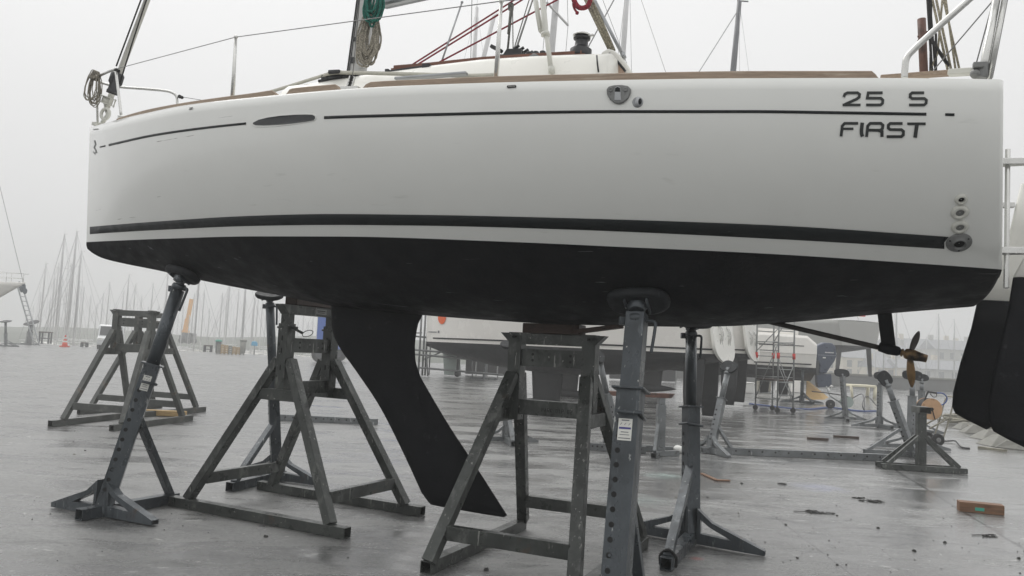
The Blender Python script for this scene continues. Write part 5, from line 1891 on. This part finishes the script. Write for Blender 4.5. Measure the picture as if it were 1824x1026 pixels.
for k, (x, Yq) in enumerate(((862, 36),)):
    gs('spare stand under the bow of the orange dotted yacht', x, 676, x + 5, 634, (1, 0), (0, 0, 1), pad=(.18, .14), beam=(-.7, .7), foot=.5, brace=False, frac=.7)

# gear on the right: plywood sheet, canopy table
a = [G(1436, 716), G(1474, 712)]
Yq = 33
mb = MB(); mb.prism([D(1437, 678, Yq), D(1441, 679, Yq), D(1476, 708, Yq - .5), D(1468, 712, Yq - .8), D(1436, 712, Yq - .8)], (0, .05, 0))
tag(mb.build('plywood_sheet', M['plywood'], bevel=.003), 'triangular tan plywood sheet leaning beneath the outboard motor', 'plywood sheet')
Yq = 40
root = thing('canopy', 'cream white canopy frame right of the lone spare stand', 'canopy', (0, 0, 0))
a, b = D(1510, 686, Yq), D(1553, 688, Yq)
gz = [V((D(1512, 712, Yq).x, Yq, 0)), V((D(1551, 714, Yq).x, Yq, 0))]
mb = MB(); mb.beam(a, b, 1.0, .12); mb.build('roof', M['canvas'], root, bevel=.03)
for p, q in ((a, gz[0]), (b, gz[1])):
    for dy in (-.4, .4):
        mb = MB(); mb.tube([V((p.x, p.y + dy, p.z)), V((q.x, q.y + dy, 0))], .09 if q is gz[1] else .07, 8); mb.build('leg', M['canvas'], root)
for k, (x, w, h, lab, mm) in enumerate(((1222, .9, .7, 'grey crate', 'pipe'),)):
    pass
rr = random.Random(21)
for k, (x, y, w, h, mm, lab) in enumerate(((1330, 693, .8, .5, 'conewhite', 'white tub under the white motorboat, left of the scaffold'), (1362, 690, .7, .5, 'pipe', 'grey crate seen through the scaffold tower'), (1402, 690, .9, .75, 'conewhite', 'white box right of centre in the scaffold tower'), (1300, 688, .6, .5, 'concrete', 'grey drum between the dark rudders'), (1421, 692, .5, .9, 'yachtwhite', 'tall white box beside the motorboat stand'))):
    g = G(x, y + 8); mb = MB(); o_ = V((g.x, g.y, 0))
    mb.prism([o_ + V((-w / 2, 0, .02)), o_ + V((w / 2, 0, .02)), o_ + V((w * .46, 0, h)), o_ + V((-w * .46, 0, h))], (0, w * .7, 0))
    mb.box(o_ + V((0, w * .35, h + .01)), (w * 1.0, w * .78, .06))
    tag(mb.build('storage_box', M[mm], bevel=.03), lab, 'storage box')

# left far: boat bow with ladder, cone, stool, van, crane, fence, hoist
bx = D(35, 522, 46)
yacht('cream white boat bow overhanging at the left picture edge', (bx.x + .3, bx.y, 0), math.pi + .25, 9.5, 3.0, 1.15, bx.z - .75, 2.2, mast=True, mast_h=14, mast_x=.45, keel=True, rudders=1, botm='yachtwhite', pulpit=True, stripe=False, bowrake=1.8, stay=.012)
root = thing('ladder', 'aluminium ladder leaning against the boat at the left edge', 'ladder', (0, 0, 0))
Yl = 45
la, lb = D(34, 510, Yl + .6), D(66, 616, Yl - 1.5)
lb = G(66, 616); la = D(35, 508, lb.y + 1.0)
sd = V((.22, 0, 0))
for s in (-1, 1):
    mb = MB(); mb.beam(la + sd * s, lb + sd * s, .07, .09); mb.build('rail', M['alu'], root)
for k in range(13):
    c = la.lerp(lb, (k + .5) / 13); mb = MB(); mb.tube([c - sd, c + sd], .035, 6); mb.build('rung', M['alu'], root)
mb = MB(); c = D(40, 512, lb.y + .6); mb.ball(c, .34, 12, sc=(.8, .6, 1.2)); mb.ball(c + V((.25, 0, -.3)), .26, 10, sc=(.7, .6, 1)); mb.ball(c + V((-.3, 0, .3)), .2, 10)
tag(mb.build('canvas_bag', M['clothdark']), 'dark blue cloth bundle hanging at the top of the ladder', 'bag')
g = G(115, 618)
root = thing('traffic_cone', 'orange and white traffic cone on the far left yard', 'traffic cone', (g.x, g.y, 0))
hc = 20 / 1400 * g.y
mb = MB(); mb.box((0, 0, .05), (hc * .62, hc * .62, .1)); mb.build('base', M['coneorange'], root, bevel=.02)
mb = MB(); mb.lathe((0, 0, .1), (0, 0, 1), [(0, hc * .24), (hc * .3, hc * .18)], 18); mb.lathe((0, 0, .1), (0, 0, 1), [(hc * .45, hc * .15), (hc * .6, hc * .115)], 18); mb.lathe((0, 0, .1), (0, 0, 1), [(hc * .75, hc * .08), (hc * .95, hc * .04)], 18); mb.build('cone', M['coneorange'], root)
mb = MB(); mb.lathe((0, 0, .1), (0, 0, 1), [(hc * .3, hc * .18), (hc * .45, hc * .15)], 18); mb.lathe((0, 0, .1), (0, 0, 1), [(hc * .6, hc * .115), (hc * .75, hc * .08)], 18); mb.build('stripe', M['conewhite'], root)
for x, y, w, h, lab in ((150, 618, 11, 7, 'small dark work bench right of the traffic cone'), (80, 612, 20, 20, 'tall rack behind the ladder foot'), (370, 627, 14, 11, 'low work bench left of the pallet fence')):
    g = G(x, y); k = g.y / 1400; w *= k; h *= k
    rt = thing('work_bench', lab, 'bench', (g.x, g.y, 0))
    mb = MB(); mb.box((0, 0, h), (w, w * .5, .12)); mb.build('top', M['darkwood'], rt)
    for s in (-1, 1):
        for q in (-1, 1):
            mb = MB(); mb.beam((s * w * .4, q * w * .2, 0), (s * w * .4, q * w * .2, h), .12, .12); mb.build('leg', M['darkmachine'], rt)
    mb = MB(); mb.beam((-w * .4, 0, h * .45), (w * .4, 0, h * .45), .08, .08); mb.build('stretcher', M['darkmachine'], rt)

# van
g = G(197, 622); k = g.y / 1400
root = thing('van', 'white van parked at the far left quay beyond the trestles', 'van', (g.x, g.y, 0), -1.15)
mb = MB()
sidep = [(-2.3, .35), (2.3, .35), (2.35, .9), (1.75, 1.15), (1.25, 1.95), (1.0, 2.05), (-2.25, 2.05), (-2.35, 1.8)]
mb.prism([V((x, -.95, z)) for x, z in sidep], (0, 1.9, 0)); mb.build('body', M['van'], root, bevel=.08)
mb = MB(); mb.prism([V((1.78, -.82, 1.16)), V((1.30, -.80, 1.88)), V((1.30, .80, 1.88)), V((1.78, .82, 1.16))], (.03, 0, .02))
mb.build('windscreen', M['glass'], root)
for s in (-1, 1):
    mb = MB(); mb.prism([V((.45, s * .955, 1.2)), V((1.55, s * .955, 1.2)), V((1.2, s * .955, 1.8)), V((.45, s * .955, 1.8))], (0, s * .01, 0)); mb.build('side_window', M['glass'], root)
    mb = MB(); mb.box((2.33, s * .7, .85), (.06, .3, .18)); mb.build('headlight', M['conewhite'], root)
    for x in (-1.4, 1.4):
        mb = MB(); mb.lathe((x, s * .85, .34), (0, s, 0), [(-.1, .33), (.1, .33), (.11, .2)], 18); wh = mb.build('wheel', M['tyre'], root)
        mb = MB(); mb.lathe((x, s * .95, .34), (0, s, 0), [(.0, .2), (.02, .18)], 14); mb.build('rim', M['greyplastic'], wh)

# yellow mobile crane
g = G(330, 628); k = g.y / 1400
root = thing('mobile_crane', 'mobile crane with raised yellow boom behind the bow stand', 'crane', (g.x, g.y, 0))
Yc = g.y
mb = MB(); mb.beam(D(326, 594, Yc), D(336, 540, Yc), .55, .75); mb.beam(D(336, 545, Yc), D(350, 470, Yc), .42, .6); mb.build('boom', M['yellow'], root, bevel=.03)
mb = MB(); mb.box(D(328, 590, Yc), (1.1, .9, .9)); mb.build('boom_foot', M['yellow'], root, bevel=.05)
mb = MB(); mb.tube([D(333, 605, Yc), D(334, 575, Yc)], .16, 8); mb.build('hydraulic_ram', M['steel'], root)
c = D(338, 612, Yc)
mb = MB(); mb.box((c.x - .1, c.y, 1.0), (2.0, 2.4, .9)); mb.box((c.x - .3, c.y, 1.6), (1.2, 1.8, .5)); mb.build('chassis', M['darkmachine'], root, bevel=.06)
mb = MB(); mb.prism([V((c.x + .55, c.y - 1, .5)), V((c.x + 1.15, c.y - 1, .5)), V((c.x + 1.15, c.y - 1, 1.75)), V((c.x + .6, c.y - 1, 1.85))], (0, 1.6, 0)); cb = mb.build('cab', M['darkmachine'], root, bevel=.05)
mb = MB(); mb.box((c.x + .9, c.y - 1.02, 1.4), (.4, .03, .45)); mb.build('window', M['glass'], cb)
for s in (-.7, .6):
    for dy in (-1.1, 1.1):
        mb = MB(); mb.lathe((c.x + s, c.y + dy, .5), (0, 1, 0), [(-.16, .36), (-.12, .5), (.12, .5), (.16, .36)], 18); mb.build('wheel', M['tyre'], root)

# pallet fence, drum, bins at the quay
g0, g1 = G(385, 630), G(452, 632)
root = thing('pallet_fence', 'brown wooden pallet fence at the far quay edge left of centre', 'fence', ((g0.x + g1.x) / 2, g0.y, 0))
n = 7
for i in range(n):
    x = g0.x + (g1.x - g0.x) * (i + .5) / n - (g0.x + g1.x) / 2; w = (g1.x - g0.x) / n * .86; h = .85 - .05 * i
    mb = MB()
    for k in range(4):
        mb.box((x, 0, .15 + h * k / 4), (w, .06, h * .2))
    mb.box((x - w * .45, .06, h * .45), (.1, .08, h * .95)); mb.box((x + w * .45, .06, h * .45), (.1, .08, h * .95))
    mb.build('panel', M['palewood'] if i % 3 else M['concrete'], root)
for x, y, w, h, mm, lab in ((388, 628, .55, 1.2, 'tealpaint', 'teal bin beside the pallet fence'), (432, 629, .6, 1.35, 'concrete', 'grey bollard post among the pallet fence')):
    g = G(x, y); rt = thing('bin', lab, 'bin', (g.x, g.y, 0))
    mb = MB(); mb.lathe((0, 0, 0), (0, 0, 1), [(0, w * .4), (h * .85, w * .5)], 16); mb.build('body', M['darkmachine' if mm == 'tealpaint' else mm], rt)
    mb = MB(); mb.lathe((0, 0, h * .85), (0, 0, 1), [(0, w * .55), (h * .1, w * .55), (h * .16, w * .3)], 16); mb.build('lid', M[mm], rt)
g = D(453, 613, 72)
root = thing('blue_sign', 'light blue round topped board on a post behind the pallet fence', 'sign', (g.x, g.y, 0))
mb = MB(); mb.prism([V((-.28, 0, g.z - .15)), V((.28, 0, g.z - .15)), V((.28, 0, g.z + .1)), V((.15, 0, g.z + .25)), V((-.2, 0, g.z + .25)), V((-.28, 0, g.z + .1))], (0, .1, 0)); mb.build('board', M['lightblue'], root, bevel=.03)
mb = MB(); mb.tube([(0, .12, 0), (0, .12, g.z)], .05, 8); mb.build('post', M['scaff'], root)

# blue boat hoist
g = G(568, 646); Yh = g.y
root = thing('boat_hoist', 'blue boat hoist with big black tyre behind the front trestle', 'boat hoist', (g.x, g.y, 0))
xc = D(573, 600, Yh).x - g.x; sc_ = Yh / 1400
for dx in (0, 5.2):
    for dy in (0, 6.0):
        mb = MB(); mb.box((xc + dx, dy, 2.6 + .5), (15 * sc_, .5, 4.2)); mb.build('column', M['blue'], root, bevel=.04)
        mb = MB(); mb.lathe((xc + dx, dy - .25, .62), (0, 1, 0), [(-.05, .3), (0, .58), (.1, .62), (.4, .62), (.5, .58), (.55, .3)], 24); wh = mb.build('wheel', M['tyre'], root)
        mb = MB(); mb.lathe((xc + dx, dy - .32, .62), (0, 1, 0), [(0, .3), (.02, .25)], 16); mb.build('rim', M['darkmachine'], wh)
for dx in (0, 5.2):
    mb = MB(); mb.box((xc + dx, 3.0, 1.2), (.5, 6.4, .5)); mb.build('lower_beam', M['blue'], root, bevel=.03)
    mb = MB(); mb.box((xc + dx, 3.0, 5.1), (.4, 6.4, .5)); mb.build('upper_beam', M['blue'], root, bevel=.03)
mb = MB(); mb.box((xc + 2.6, 6.0, 5.1), (5.2, .4, .5)); mb.build('cross_beam', M['blue'], root, bevel=.03)

# ------------------------------------------------------------------ moored sailboats in the fog
rm = random.Random(42)
GM = 'moored sailboats in the foggy marina'
LBL = 'bare masted sailboat moored beyond the far quay, faint in the fog'
proto = yacht(LBL, (0, 0, 0), 0, 9.5, 3.0, 1.1, -2.3, 1.2, keel=False, rudders=0, cabin=True, mast_h=12.0, mast_x=.42, mr=.105, detail=False, stripe=False, wirem='wire_far', group=GM, name='moored_sailboat', cname='sailboat')
first = True


def moor(px, ytop, Y, lean=None):
    """a boat whose mast stands at column px and whose mast head reaches row ytop at distance Y"""
    global first
    P = D(px, ytop, Y)
    s = (P.z + 2.3) / 13.1
    s = max(.5, s)
    o = proto if first else copy_tree(proto)
    first = False
    rz = rm.choice((0, math.pi)) + rm.uniform(-.5, .5)
    mx = 9.5 * .42 * s
    lx = rm.uniform(-.012, .03) if lean is None else lean
    o.matrix_world = Matrix.Translation((P.x - math.cos(rz) * mx, P.y - math.sin(rz) * mx, -2.3 + 2.3 * s)) @ Matrix.Rotation(rz, 4, 'Z') @ Matrix.Diagonal((s, s, s, 1))
    return o


for px, yt, Y in ((115, 418, 96), (137, 413, 92), (145, 448, 88), (82, 470, 110), (128, 470, 104), (112, 490, 118), (98, 495, 122), (73, 520, 130), (142, 505, 100), (120, 520, 112), (90, 530, 128), (105, 470, 126), (60, 545, 150)):
    moor(px, yt, Y)
# near tall fore-sailed group continues with thinner boats
x = 150
while x < 600:
    Y = rm.uniform(105, 165)
    yt = 500 + rm.uniform(0, 60) + (x - 180) * .05
    moor(x, yt, Y)
    x += rm.uniform(6.5, 13)
for px, yt, Y in ((357, 470, 96), (230, 490, 100), (300, 480, 105), (440, 480, 98), (410, 500, 110), (455, 520, 120)):
    moor(px, yt, Y)
for px, yt, Y in ((1000, 560, 120), (1546, 590, 120), (1575, 540, 100), (1597, 530, 105), (1672, 560, 110), (1650, 600, 130), (1632, 595, 135), (1700, 570, 112), (1560, 610, 150), (1615, 612, 150)):
    moor(px, yt, Y)
# ------------------------------------------------------------------ ground, water, harbour wall, hill and houses
def ground_material():
    t = NT('wet_yard_surface')
    b = t.bsdf
    vec = t.coords()
    big = t.noise(vec, .30, 5, .6, .4)
    mid = t.noise(t.coords((.55, 1.5, 1)), .9, 6, .62, .5)
    strk = t.noise(t.coords((.8, 3.2, 1)), 2.4, 5, .65, .3)
    fine = t.noise(vec, 26, 6, .85)
    grit = t.noise(vec, 160, 2, .6)
    sx = t.n('ShaderNodeSeparateXYZ'); t.l(vec, sx.inputs[0])
    # worn asphalt on the left gives way to paler concrete on the right
    side = t.ramp(t.math('ADD', sx.outputs[0], t.math('MULTIPLY', t.math('SUBTRACT', big, .5), 5.0)), 0, 1, -5.5, 1.8)
    c = t.mix(t.ramp(big, 0, 1, .35, .65), (.10, .101, .10, 1), (.20, .201, .196, 1))
    c = t.mix(t.ramp(mid, 0, 1, .35, .68), c, (.21, .211, .206, 1))
    c2 = t.mix(t.ramp(mid, 0, 1, .32, .68), (.19, .192, .189, 1), (.30, .302, .295, 1))
    c = t.mix(side, c, c2)
    c = t.mix(t.math('MULTIPLY', t.ramp(strk, 0, 1, .5, .75), .38), c, (.07, .071, .070, 1))
    c = t.mix(t.math('MULTIPLY', t.ramp(fine, 0, 1, .42, .62), t.ramp(side, .85, .45, 0, 1)), c, (.05, .051, .051, 1))
    c = t.mix(t.math('MULTIPLY', t.ramp(grit, 0, 1, .56, .66), .7), c, (.36, .36, .35, 1))
    # pale paint drips and scuffs
    sp = t.noise(t.coords((1, 2.2, 1)), 5.5, 3, .5, 1.2)
    c = t.mix(t.ramp(sp, 0, .8, .69, .71), c, (.52, .52, .50, 1))
    sp2 = t.noise(t.coords((1, 1.6, 1)), 17, 2, .5, .6)
    c = t.mix(t.ramp(sp2, 0, .8, .71, .73), c, (.50, .50, .48, 1))
    # dark crumbs and stains
    dk = t.noise(t.coords((1, 1.5, 1)), 13, 3, .6, .8)
    c = t.mix(t.ramp(dk, 0, .9, .665, .69), c, (.018, .018, .017, 1))
    st = t.noise(t.coords((.8, 1.8, 1)), 1.7, 4, .6, 1.0)
    c = t.mix(t.ramp(st, 0, .6, .56, .68), c, (.04, .041, .042, 1))
    # colour splashes
    for (px, py, rad, col, k) in ((1455, 868, .42, (.30, .32, .46, 1), .5), (1190, 848, .38, (.26, .40, .36, 1), .4), (1240, 995, .07, (.40, .14, .13, 1), .6), (1130, 890, .45, (.22, .32, .29, 1), .35)):
        g = G(px, py)
        mp = t.n('ShaderNodeMapping'); mp.vector_type = 'POINT'
        mp.inputs['Location'].default_value = (-g.x, -g.y, 0)
        tc = t.n('ShaderNodeTexCoord'); t.l(tc.outputs['Object'], mp.inputs[0])
        ln = t.n('ShaderNodeVectorMath', operation='LENGTH'); t.l(mp.outputs[0], ln.inputs[0])
        f = t.math('ADD', ln.outputs['Value'], t.math('MULTIPLY', t.math('SUBTRACT', t.noise(vec, 6, 3), .5), rad * 1.2))
        c = t.mix(t.ramp(f, k, 0, rad * .2, rad), c, col)
    # slab joints
    for (p0, p1, wd, lo) in (((1440, 742), (1824, 978), .03, .75), ((1100, 708), (1360, 905), .012, .45), ((0, 662), (700, 672), .05, .35), ((60, 842), (520, 880), .006, .3), ((700, 690), (1200, 702), .06, .35)):
        a, q = G(*p0), G(*p1)
        d = (q - a).normalized(); n = V((-d.y, d.x, 0)); cc = n.dot(a)
        v = t.math('ADD', t.math('MULTIPLY', sx.outputs[0], n.x), t.math('MULTIPLY', sx.outputs[1], n.y))
        v = t.math('ADD', v, t.math('MULTIPLY', t.math('SUBTRACT', t.noise(vec, 3, 3), .5), wd * 3))
        v = t.math('ABSOLUTE', t.math('SUBTRACT', v, cc))
        c = t.mix(t.ramp(v, lo, 0, wd * .4, wd), c, (.03, .03, .03, 1))
    wetf = t.math('ADD', t.math('MULTIPLY', t.noise(t.coords((.6, 1.5, 1)), 1.0, 6, .66, .7), .6), t.math('MULTIPLY', mid, .4))
    c = t.mix(t.ramp(wetf, .38, 0, .42, .55), c, (.05, .051, .052, 1))
    t.l(c, b.inputs['Base Color'])
    # wetness: pools and damp patches
    wet = t.math('ADD', t.math('MULTIPLY', t.noise(t.coords((.6, 1.5, 1)), 1.0, 6, .66, .7), .6), t.math('MULTIPLY', mid, .4))
    wetx = t.math('ADD', wet, t.ramp(sx.outputs[0], .05, -.07, -5, 6))
    r1 = t.ramp(wetx, .07, .36, .42, .60)
    t.l(t.math('ADD', r1, t.math('MULTIPLY', t.ramp(fine, 0, 1), .12)), b.inputs['Roughness'])
    b.inputs['Specular IOR Level'].default_value = 1.0
    bh = t.math('ADD', t.math('MULTIPLY', fine, 1.5), t.math('MULTIPLY', t.noise(vec, 9, 4), 1.2))
    bp = t.n('ShaderNodeBump'); bp.inputs['Distance'].default_value = .012
    t.l(bh, bp.inputs['Height'])
    t.l(t.ramp(wetx, .10, .60, .42, .60), bp.inputs['Strength'])
    t.l(bp.outputs[0], b.inputs['Normal'])
    return t.mat


mb = MB()
QY = 74.0
xs = [-230, -60, -25, -10, 0, 10, 25, 60, 230]; ys = [-120, -30, -5, 5, 12, 25, 45, QY]
mb.grid([[V((x, y, 0)) for x in xs] for y in ys], sm=False)
mb.grid([[V((x, QY, 0)) for x in xs], [V((x, QY + .3, -.05)) for x in xs], [V((x, QY + .3, -2.9)) for x in xs]], sm=False)
struct(mb.build('yard_ground', ground_material(), recalc=False))
tw = NT('harbour_water'); tw.bsdf.inputs['Base Color'].default_value = (.03, .04, .042, 1); tw.bsdf.inputs['Roughness'].default_value = .12
tw.bump(tw.noise(tw.coords((1, 2, 1)), 1.5, 4), .3, .05)
mb = MB(); mb.grid([[V((-230, QY - .3, -2.6)), V((230, QY - .3, -2.6))], [V((-230, 245, -2.6)), V((230, 245, -2.6))]], sm=False)
struct(mb.build('harbour_water', tw.mat, recalc=False))

# low harbour wall on the right
a, b = D(1180, 680, 62), D(1800, 690, 58)
mb = MB()
aw, bw2 = V((a.x, a.y, 0)), V((b.x + 6, b.y, 0))
dv = (bw2 - aw).normalized(); nv = V((-dv.y, dv.x, 0))
mb.prism([aw, bw2, bw2 + V((0, 0, .85)), aw + V((0, 0, .85))], nv * .5)
mb.prism([aw + V((0, 0, .853)) - nv * .08, bw2 + V((0, 0, .853)) - nv * .08, bw2 + V((0, 0, 1.0)) - nv * .08, aw + V((0, 0, 1.0)) - nv * .08], nv * .66, m=1)
tag(mb.build('harbour_wall', [M['quaywall'], M['concrete']], bevel=.02), 'low grey harbour wall with pale coping on the right, behind the spare stands', 'wall')

# hill and houses in the fog
mb = MB(); rows = []
for i in range(13):
    y = 150 + 90 * i / 12
    rows.append([V((-225 + 450 * k / 30, y, -2.7 + 9.5 * (i / 12) ** .8 * (.45 + .55 * min(1, max(0, (-150 + 300 * k / 30 + 60) / 120))) + .6 * math.sin(k * 1.3 + i))) for k in range(31)])
mb.grid(rows)
struct(mb.build('hill', M['hill']))
HL = [(1530, 622, 168, 9, 6, 'render', 'pale house on the foggy hillside, left of the propeller strut'), (1567, 612, 178, 11, 7, 'render2', 'grey gabled house in the fog directly behind the propeller strut'),
      (1604, 606, 190, 10, 7, 'render', 'cream house in the fog above the propeller'), (1645, 604, 186, 12, 8, 'render', 'tall cream house with two chimneys right of the propeller'), (1690, 606, 180, 10, 7, 'render2', 'grey house in the fog beside the far rudder'),
      (1628, 640, 152, 9, 6, 'render', 'low pale harbour house below the tall cream one'), (1675, 642, 150, 10, 6, 'render2', 'low grey harbour house nearest the far rudder'), (1580, 640, 154, 8, 6, 'render', 'small pale harbour house below the grey gabled one'),
      (1440, 618, 175, 11, 7, 'render', 'pale house in the fog behind the motorboat'), (600, 640, 170, 12, 7, 'render2', 'long grey house in the fog behind the keel'), (1740, 612, 182, 11, 7, 'render', 'pale house in the fog hidden by the rudders')]
for (px, py, Y, w, h, mm, lab) in HL:
    P = D(px, py, Y)
    gz = max(-2.0, P.z - h)
    root = thing('house', lab, 'house', (P.x, P.y, gz), rnd.uniform(-.15, .15))
    ht = P.z - gz; he = ht * .68; dpt = 7
    mb = MB(); mb.prism([V((-w / 2, -dpt / 2, 0)), V((w / 2, -dpt / 2, 0)), V((w / 2, -dpt / 2, he)), V((-w / 2, -dpt / 2, he))], (0, dpt, 0)); mb.build('wall', M[mm], root)
    mb = MB()
    mb.prism([V((-w / 2 - .2, -dpt / 2 - .3, he + .01)), V((-w / 2 - .2, dpt / 2 + .3, he + .01)), V((-w / 2 - .2, 0, ht))], (w + .4, 0, 0)); rf = mb.build('roof', M['slate'], root)
    for s in (-1, 1):
        mb = MB(); mb.box((s * w * .42, 0, ht + .3), (.8, 1.0, 1.4)); mb.build('chimney', M[mm], rf)
    for i in range(4):
        for j in range(2):
            x = -w * .36 + w * .24 * i; z = he * (.25 + .45 * j)
            mb = MB(); mb.box((x, -dpt / 2 - .02, z), (.95, .06, 1.4)); wi = mb.build('window', M['housewin'], root)

# loose crumbs and grit on the yard surface
rg = random.Random(77)
mb = MB()
for k in range(330):
    if k % 3:
        px, py = rg.uniform(1180, 1824), rg.uniform(760, 1020)
    else:
        px, py = rg.uniform(20, 1824), rg.uniform(700, 1022)
    g = G(px, py); r_ = rg.uniform(.003, .009) * (1 + (rg.random() < .06) * 1.6)
    q = rg.uniform(0, 3.1); e = rg.uniform(.5, 1)
    pts = [V((g.x + r_ * math.cos(q + a) * (1 if i % 2 else e), g.y + r_ * math.sin(q + a) * (1 if i % 2 else e), .001)) for i, a in enumerate((0, 1.1, 2.2, 3.4, 4.6, 5.5))]
    top = [p * 1 + V(((g.x - p.x) * .4, (g.y - p.y) * .4, r_ * rg.uniform(.4, .9))) for p in pts]
    n = 6
    mb.add(pts + top, [tuple(range(6, 12))] + [(i, (i + 1) % 6, 6 + (i + 1) % 6, 6 + i) for i in range(6)], 0 if rg.random() < .8 else 1)
o = struct(mb.build('grit', [M['weed'], M['concrete']], recalc=True), 'stuff'); o['label'] = 'dark crumbs and grit scattered over the wet yard'

# ------------------------------------------------------------------ fog, sky and light
HZ = 0.0040
hm = bpy.data.materials.new('fog'); hm.use_nodes = True
nt = hm.node_tree; nt.nodes.clear()
out = nt.nodes.new('ShaderNodeOutputMaterial'); pv = nt.nodes.new('ShaderNodeVolumePrincipled')
pv.inputs['Color'].default_value = (.90, .905, .90, 1); pv.inputs['Density'].default_value = HZ; pv.inputs['Anisotropy'].default_value = 0.2
nt.links.new(pv.outputs[0], out.inputs['Volume'])
mb = MB(); mb.box((0, 62, 7.5), (480, 390, 24)); hz = mb.build('haze', hm)
struct(hz, 'stuff'); hz['label'] = 'pale fog filling the boatyard and harbour'
hz.display_type = 'WIRE'

OV0, OV1 = 6.0, 11.0      # overcast: the zenith is more than twice as bright as the horizon
world = bpy.data.worlds.new('World'); scene.world = world; world.use_nodes = True
wt = world.node_tree; wt.nodes.clear()
wo = wt.nodes.new('ShaderNodeOutputWorld'); bg = wt.nodes.new('ShaderNodeBackground')
sky = wt.nodes.new('ShaderNodeTexSky'); sky.sky_type = 'NISHITA'; sky.sun_disc = False
SUN_EL, SUN_AZ = 52, -35
sky.sun_elevation = R(SUN_EL); sky.sun_rotation = R(SUN_AZ); sky.dust_density = 6; sky.air_density = 1.0; sky.ozone_density = 1
hs = wt.nodes.new('ShaderNodeHueSaturation'); hs.inputs['Saturation'].default_value = .06
mx = wt.nodes.new('ShaderNodeMix'); mx.data_type = 'RGBA'; mx.inputs[0].default_value = .93
tcw = wt.nodes.new('ShaderNodeTexCoord'); sxw = wt.nodes.new('ShaderNodeSeparateXYZ'); mr = wt.nodes.new('ShaderNodeMapRange')
mr.inputs[1].default_value = 0; mr.inputs[2].default_value = 1; mr.inputs[3].default_value = OV0; mr.inputs[4].default_value = OV1
cmb = wt.nodes.new('ShaderNodeCombineColor')
wt.links.new(tcw.outputs['Generated'], sxw.inputs[0]); wt.links.new(sxw.outputs[2], mr.inputs[0])
for i in range(3):
    wt.links.new(mr.outputs[0], cmb.inputs[i])
wt.links.new(cmb.outputs[0], mx.inputs[7])
wt.links.new(sky.outputs[0], hs.inputs['Color']); wt.links.new(hs.outputs[0], mx.inputs[6]); wt.links.new(mx.outputs[2], bg.inputs[0])
bg.inputs[1].default_value = .12
wt.links.new(bg.outputs[0], wo.inputs[0])

sd_ = bpy.data.lights.new('sun', 'SUN'); sd_.energy = .9; sd_.angle = R(40); sd_.color = (1, .98, .95)
so = bpy.data.objects.new('sun', sd_); COL.objects.link(so)
az = R(SUN_AZ)
sdir = V((math.sin(az) * math.cos(R(SUN_EL)), math.cos(az) * math.cos(R(SUN_EL)), math.sin(R(SUN_EL))))
so.rotation_euler = sdir.to_track_quat('Z', 'Y').to_euler()
so.location = (0, 0, 14)

scene.view_settings.view_transform = 'Standard'; scene.view_settings.look = 'None'
scene.view_settings.gamma = 1; scene.view_settings.exposure = 0; scene.view_settings.use_curve_mapping = False
scene.render.engine = 'CYCLES'
scene.cycles.use_denoising = True
scene.cycles.max_bounces = 6; scene.cycles.diffuse_bounces = 3; scene.cycles.glossy_bounces = 3; scene.cycles.volume_bounces = 1
scene.cycles.sample_clamp_indirect = 8
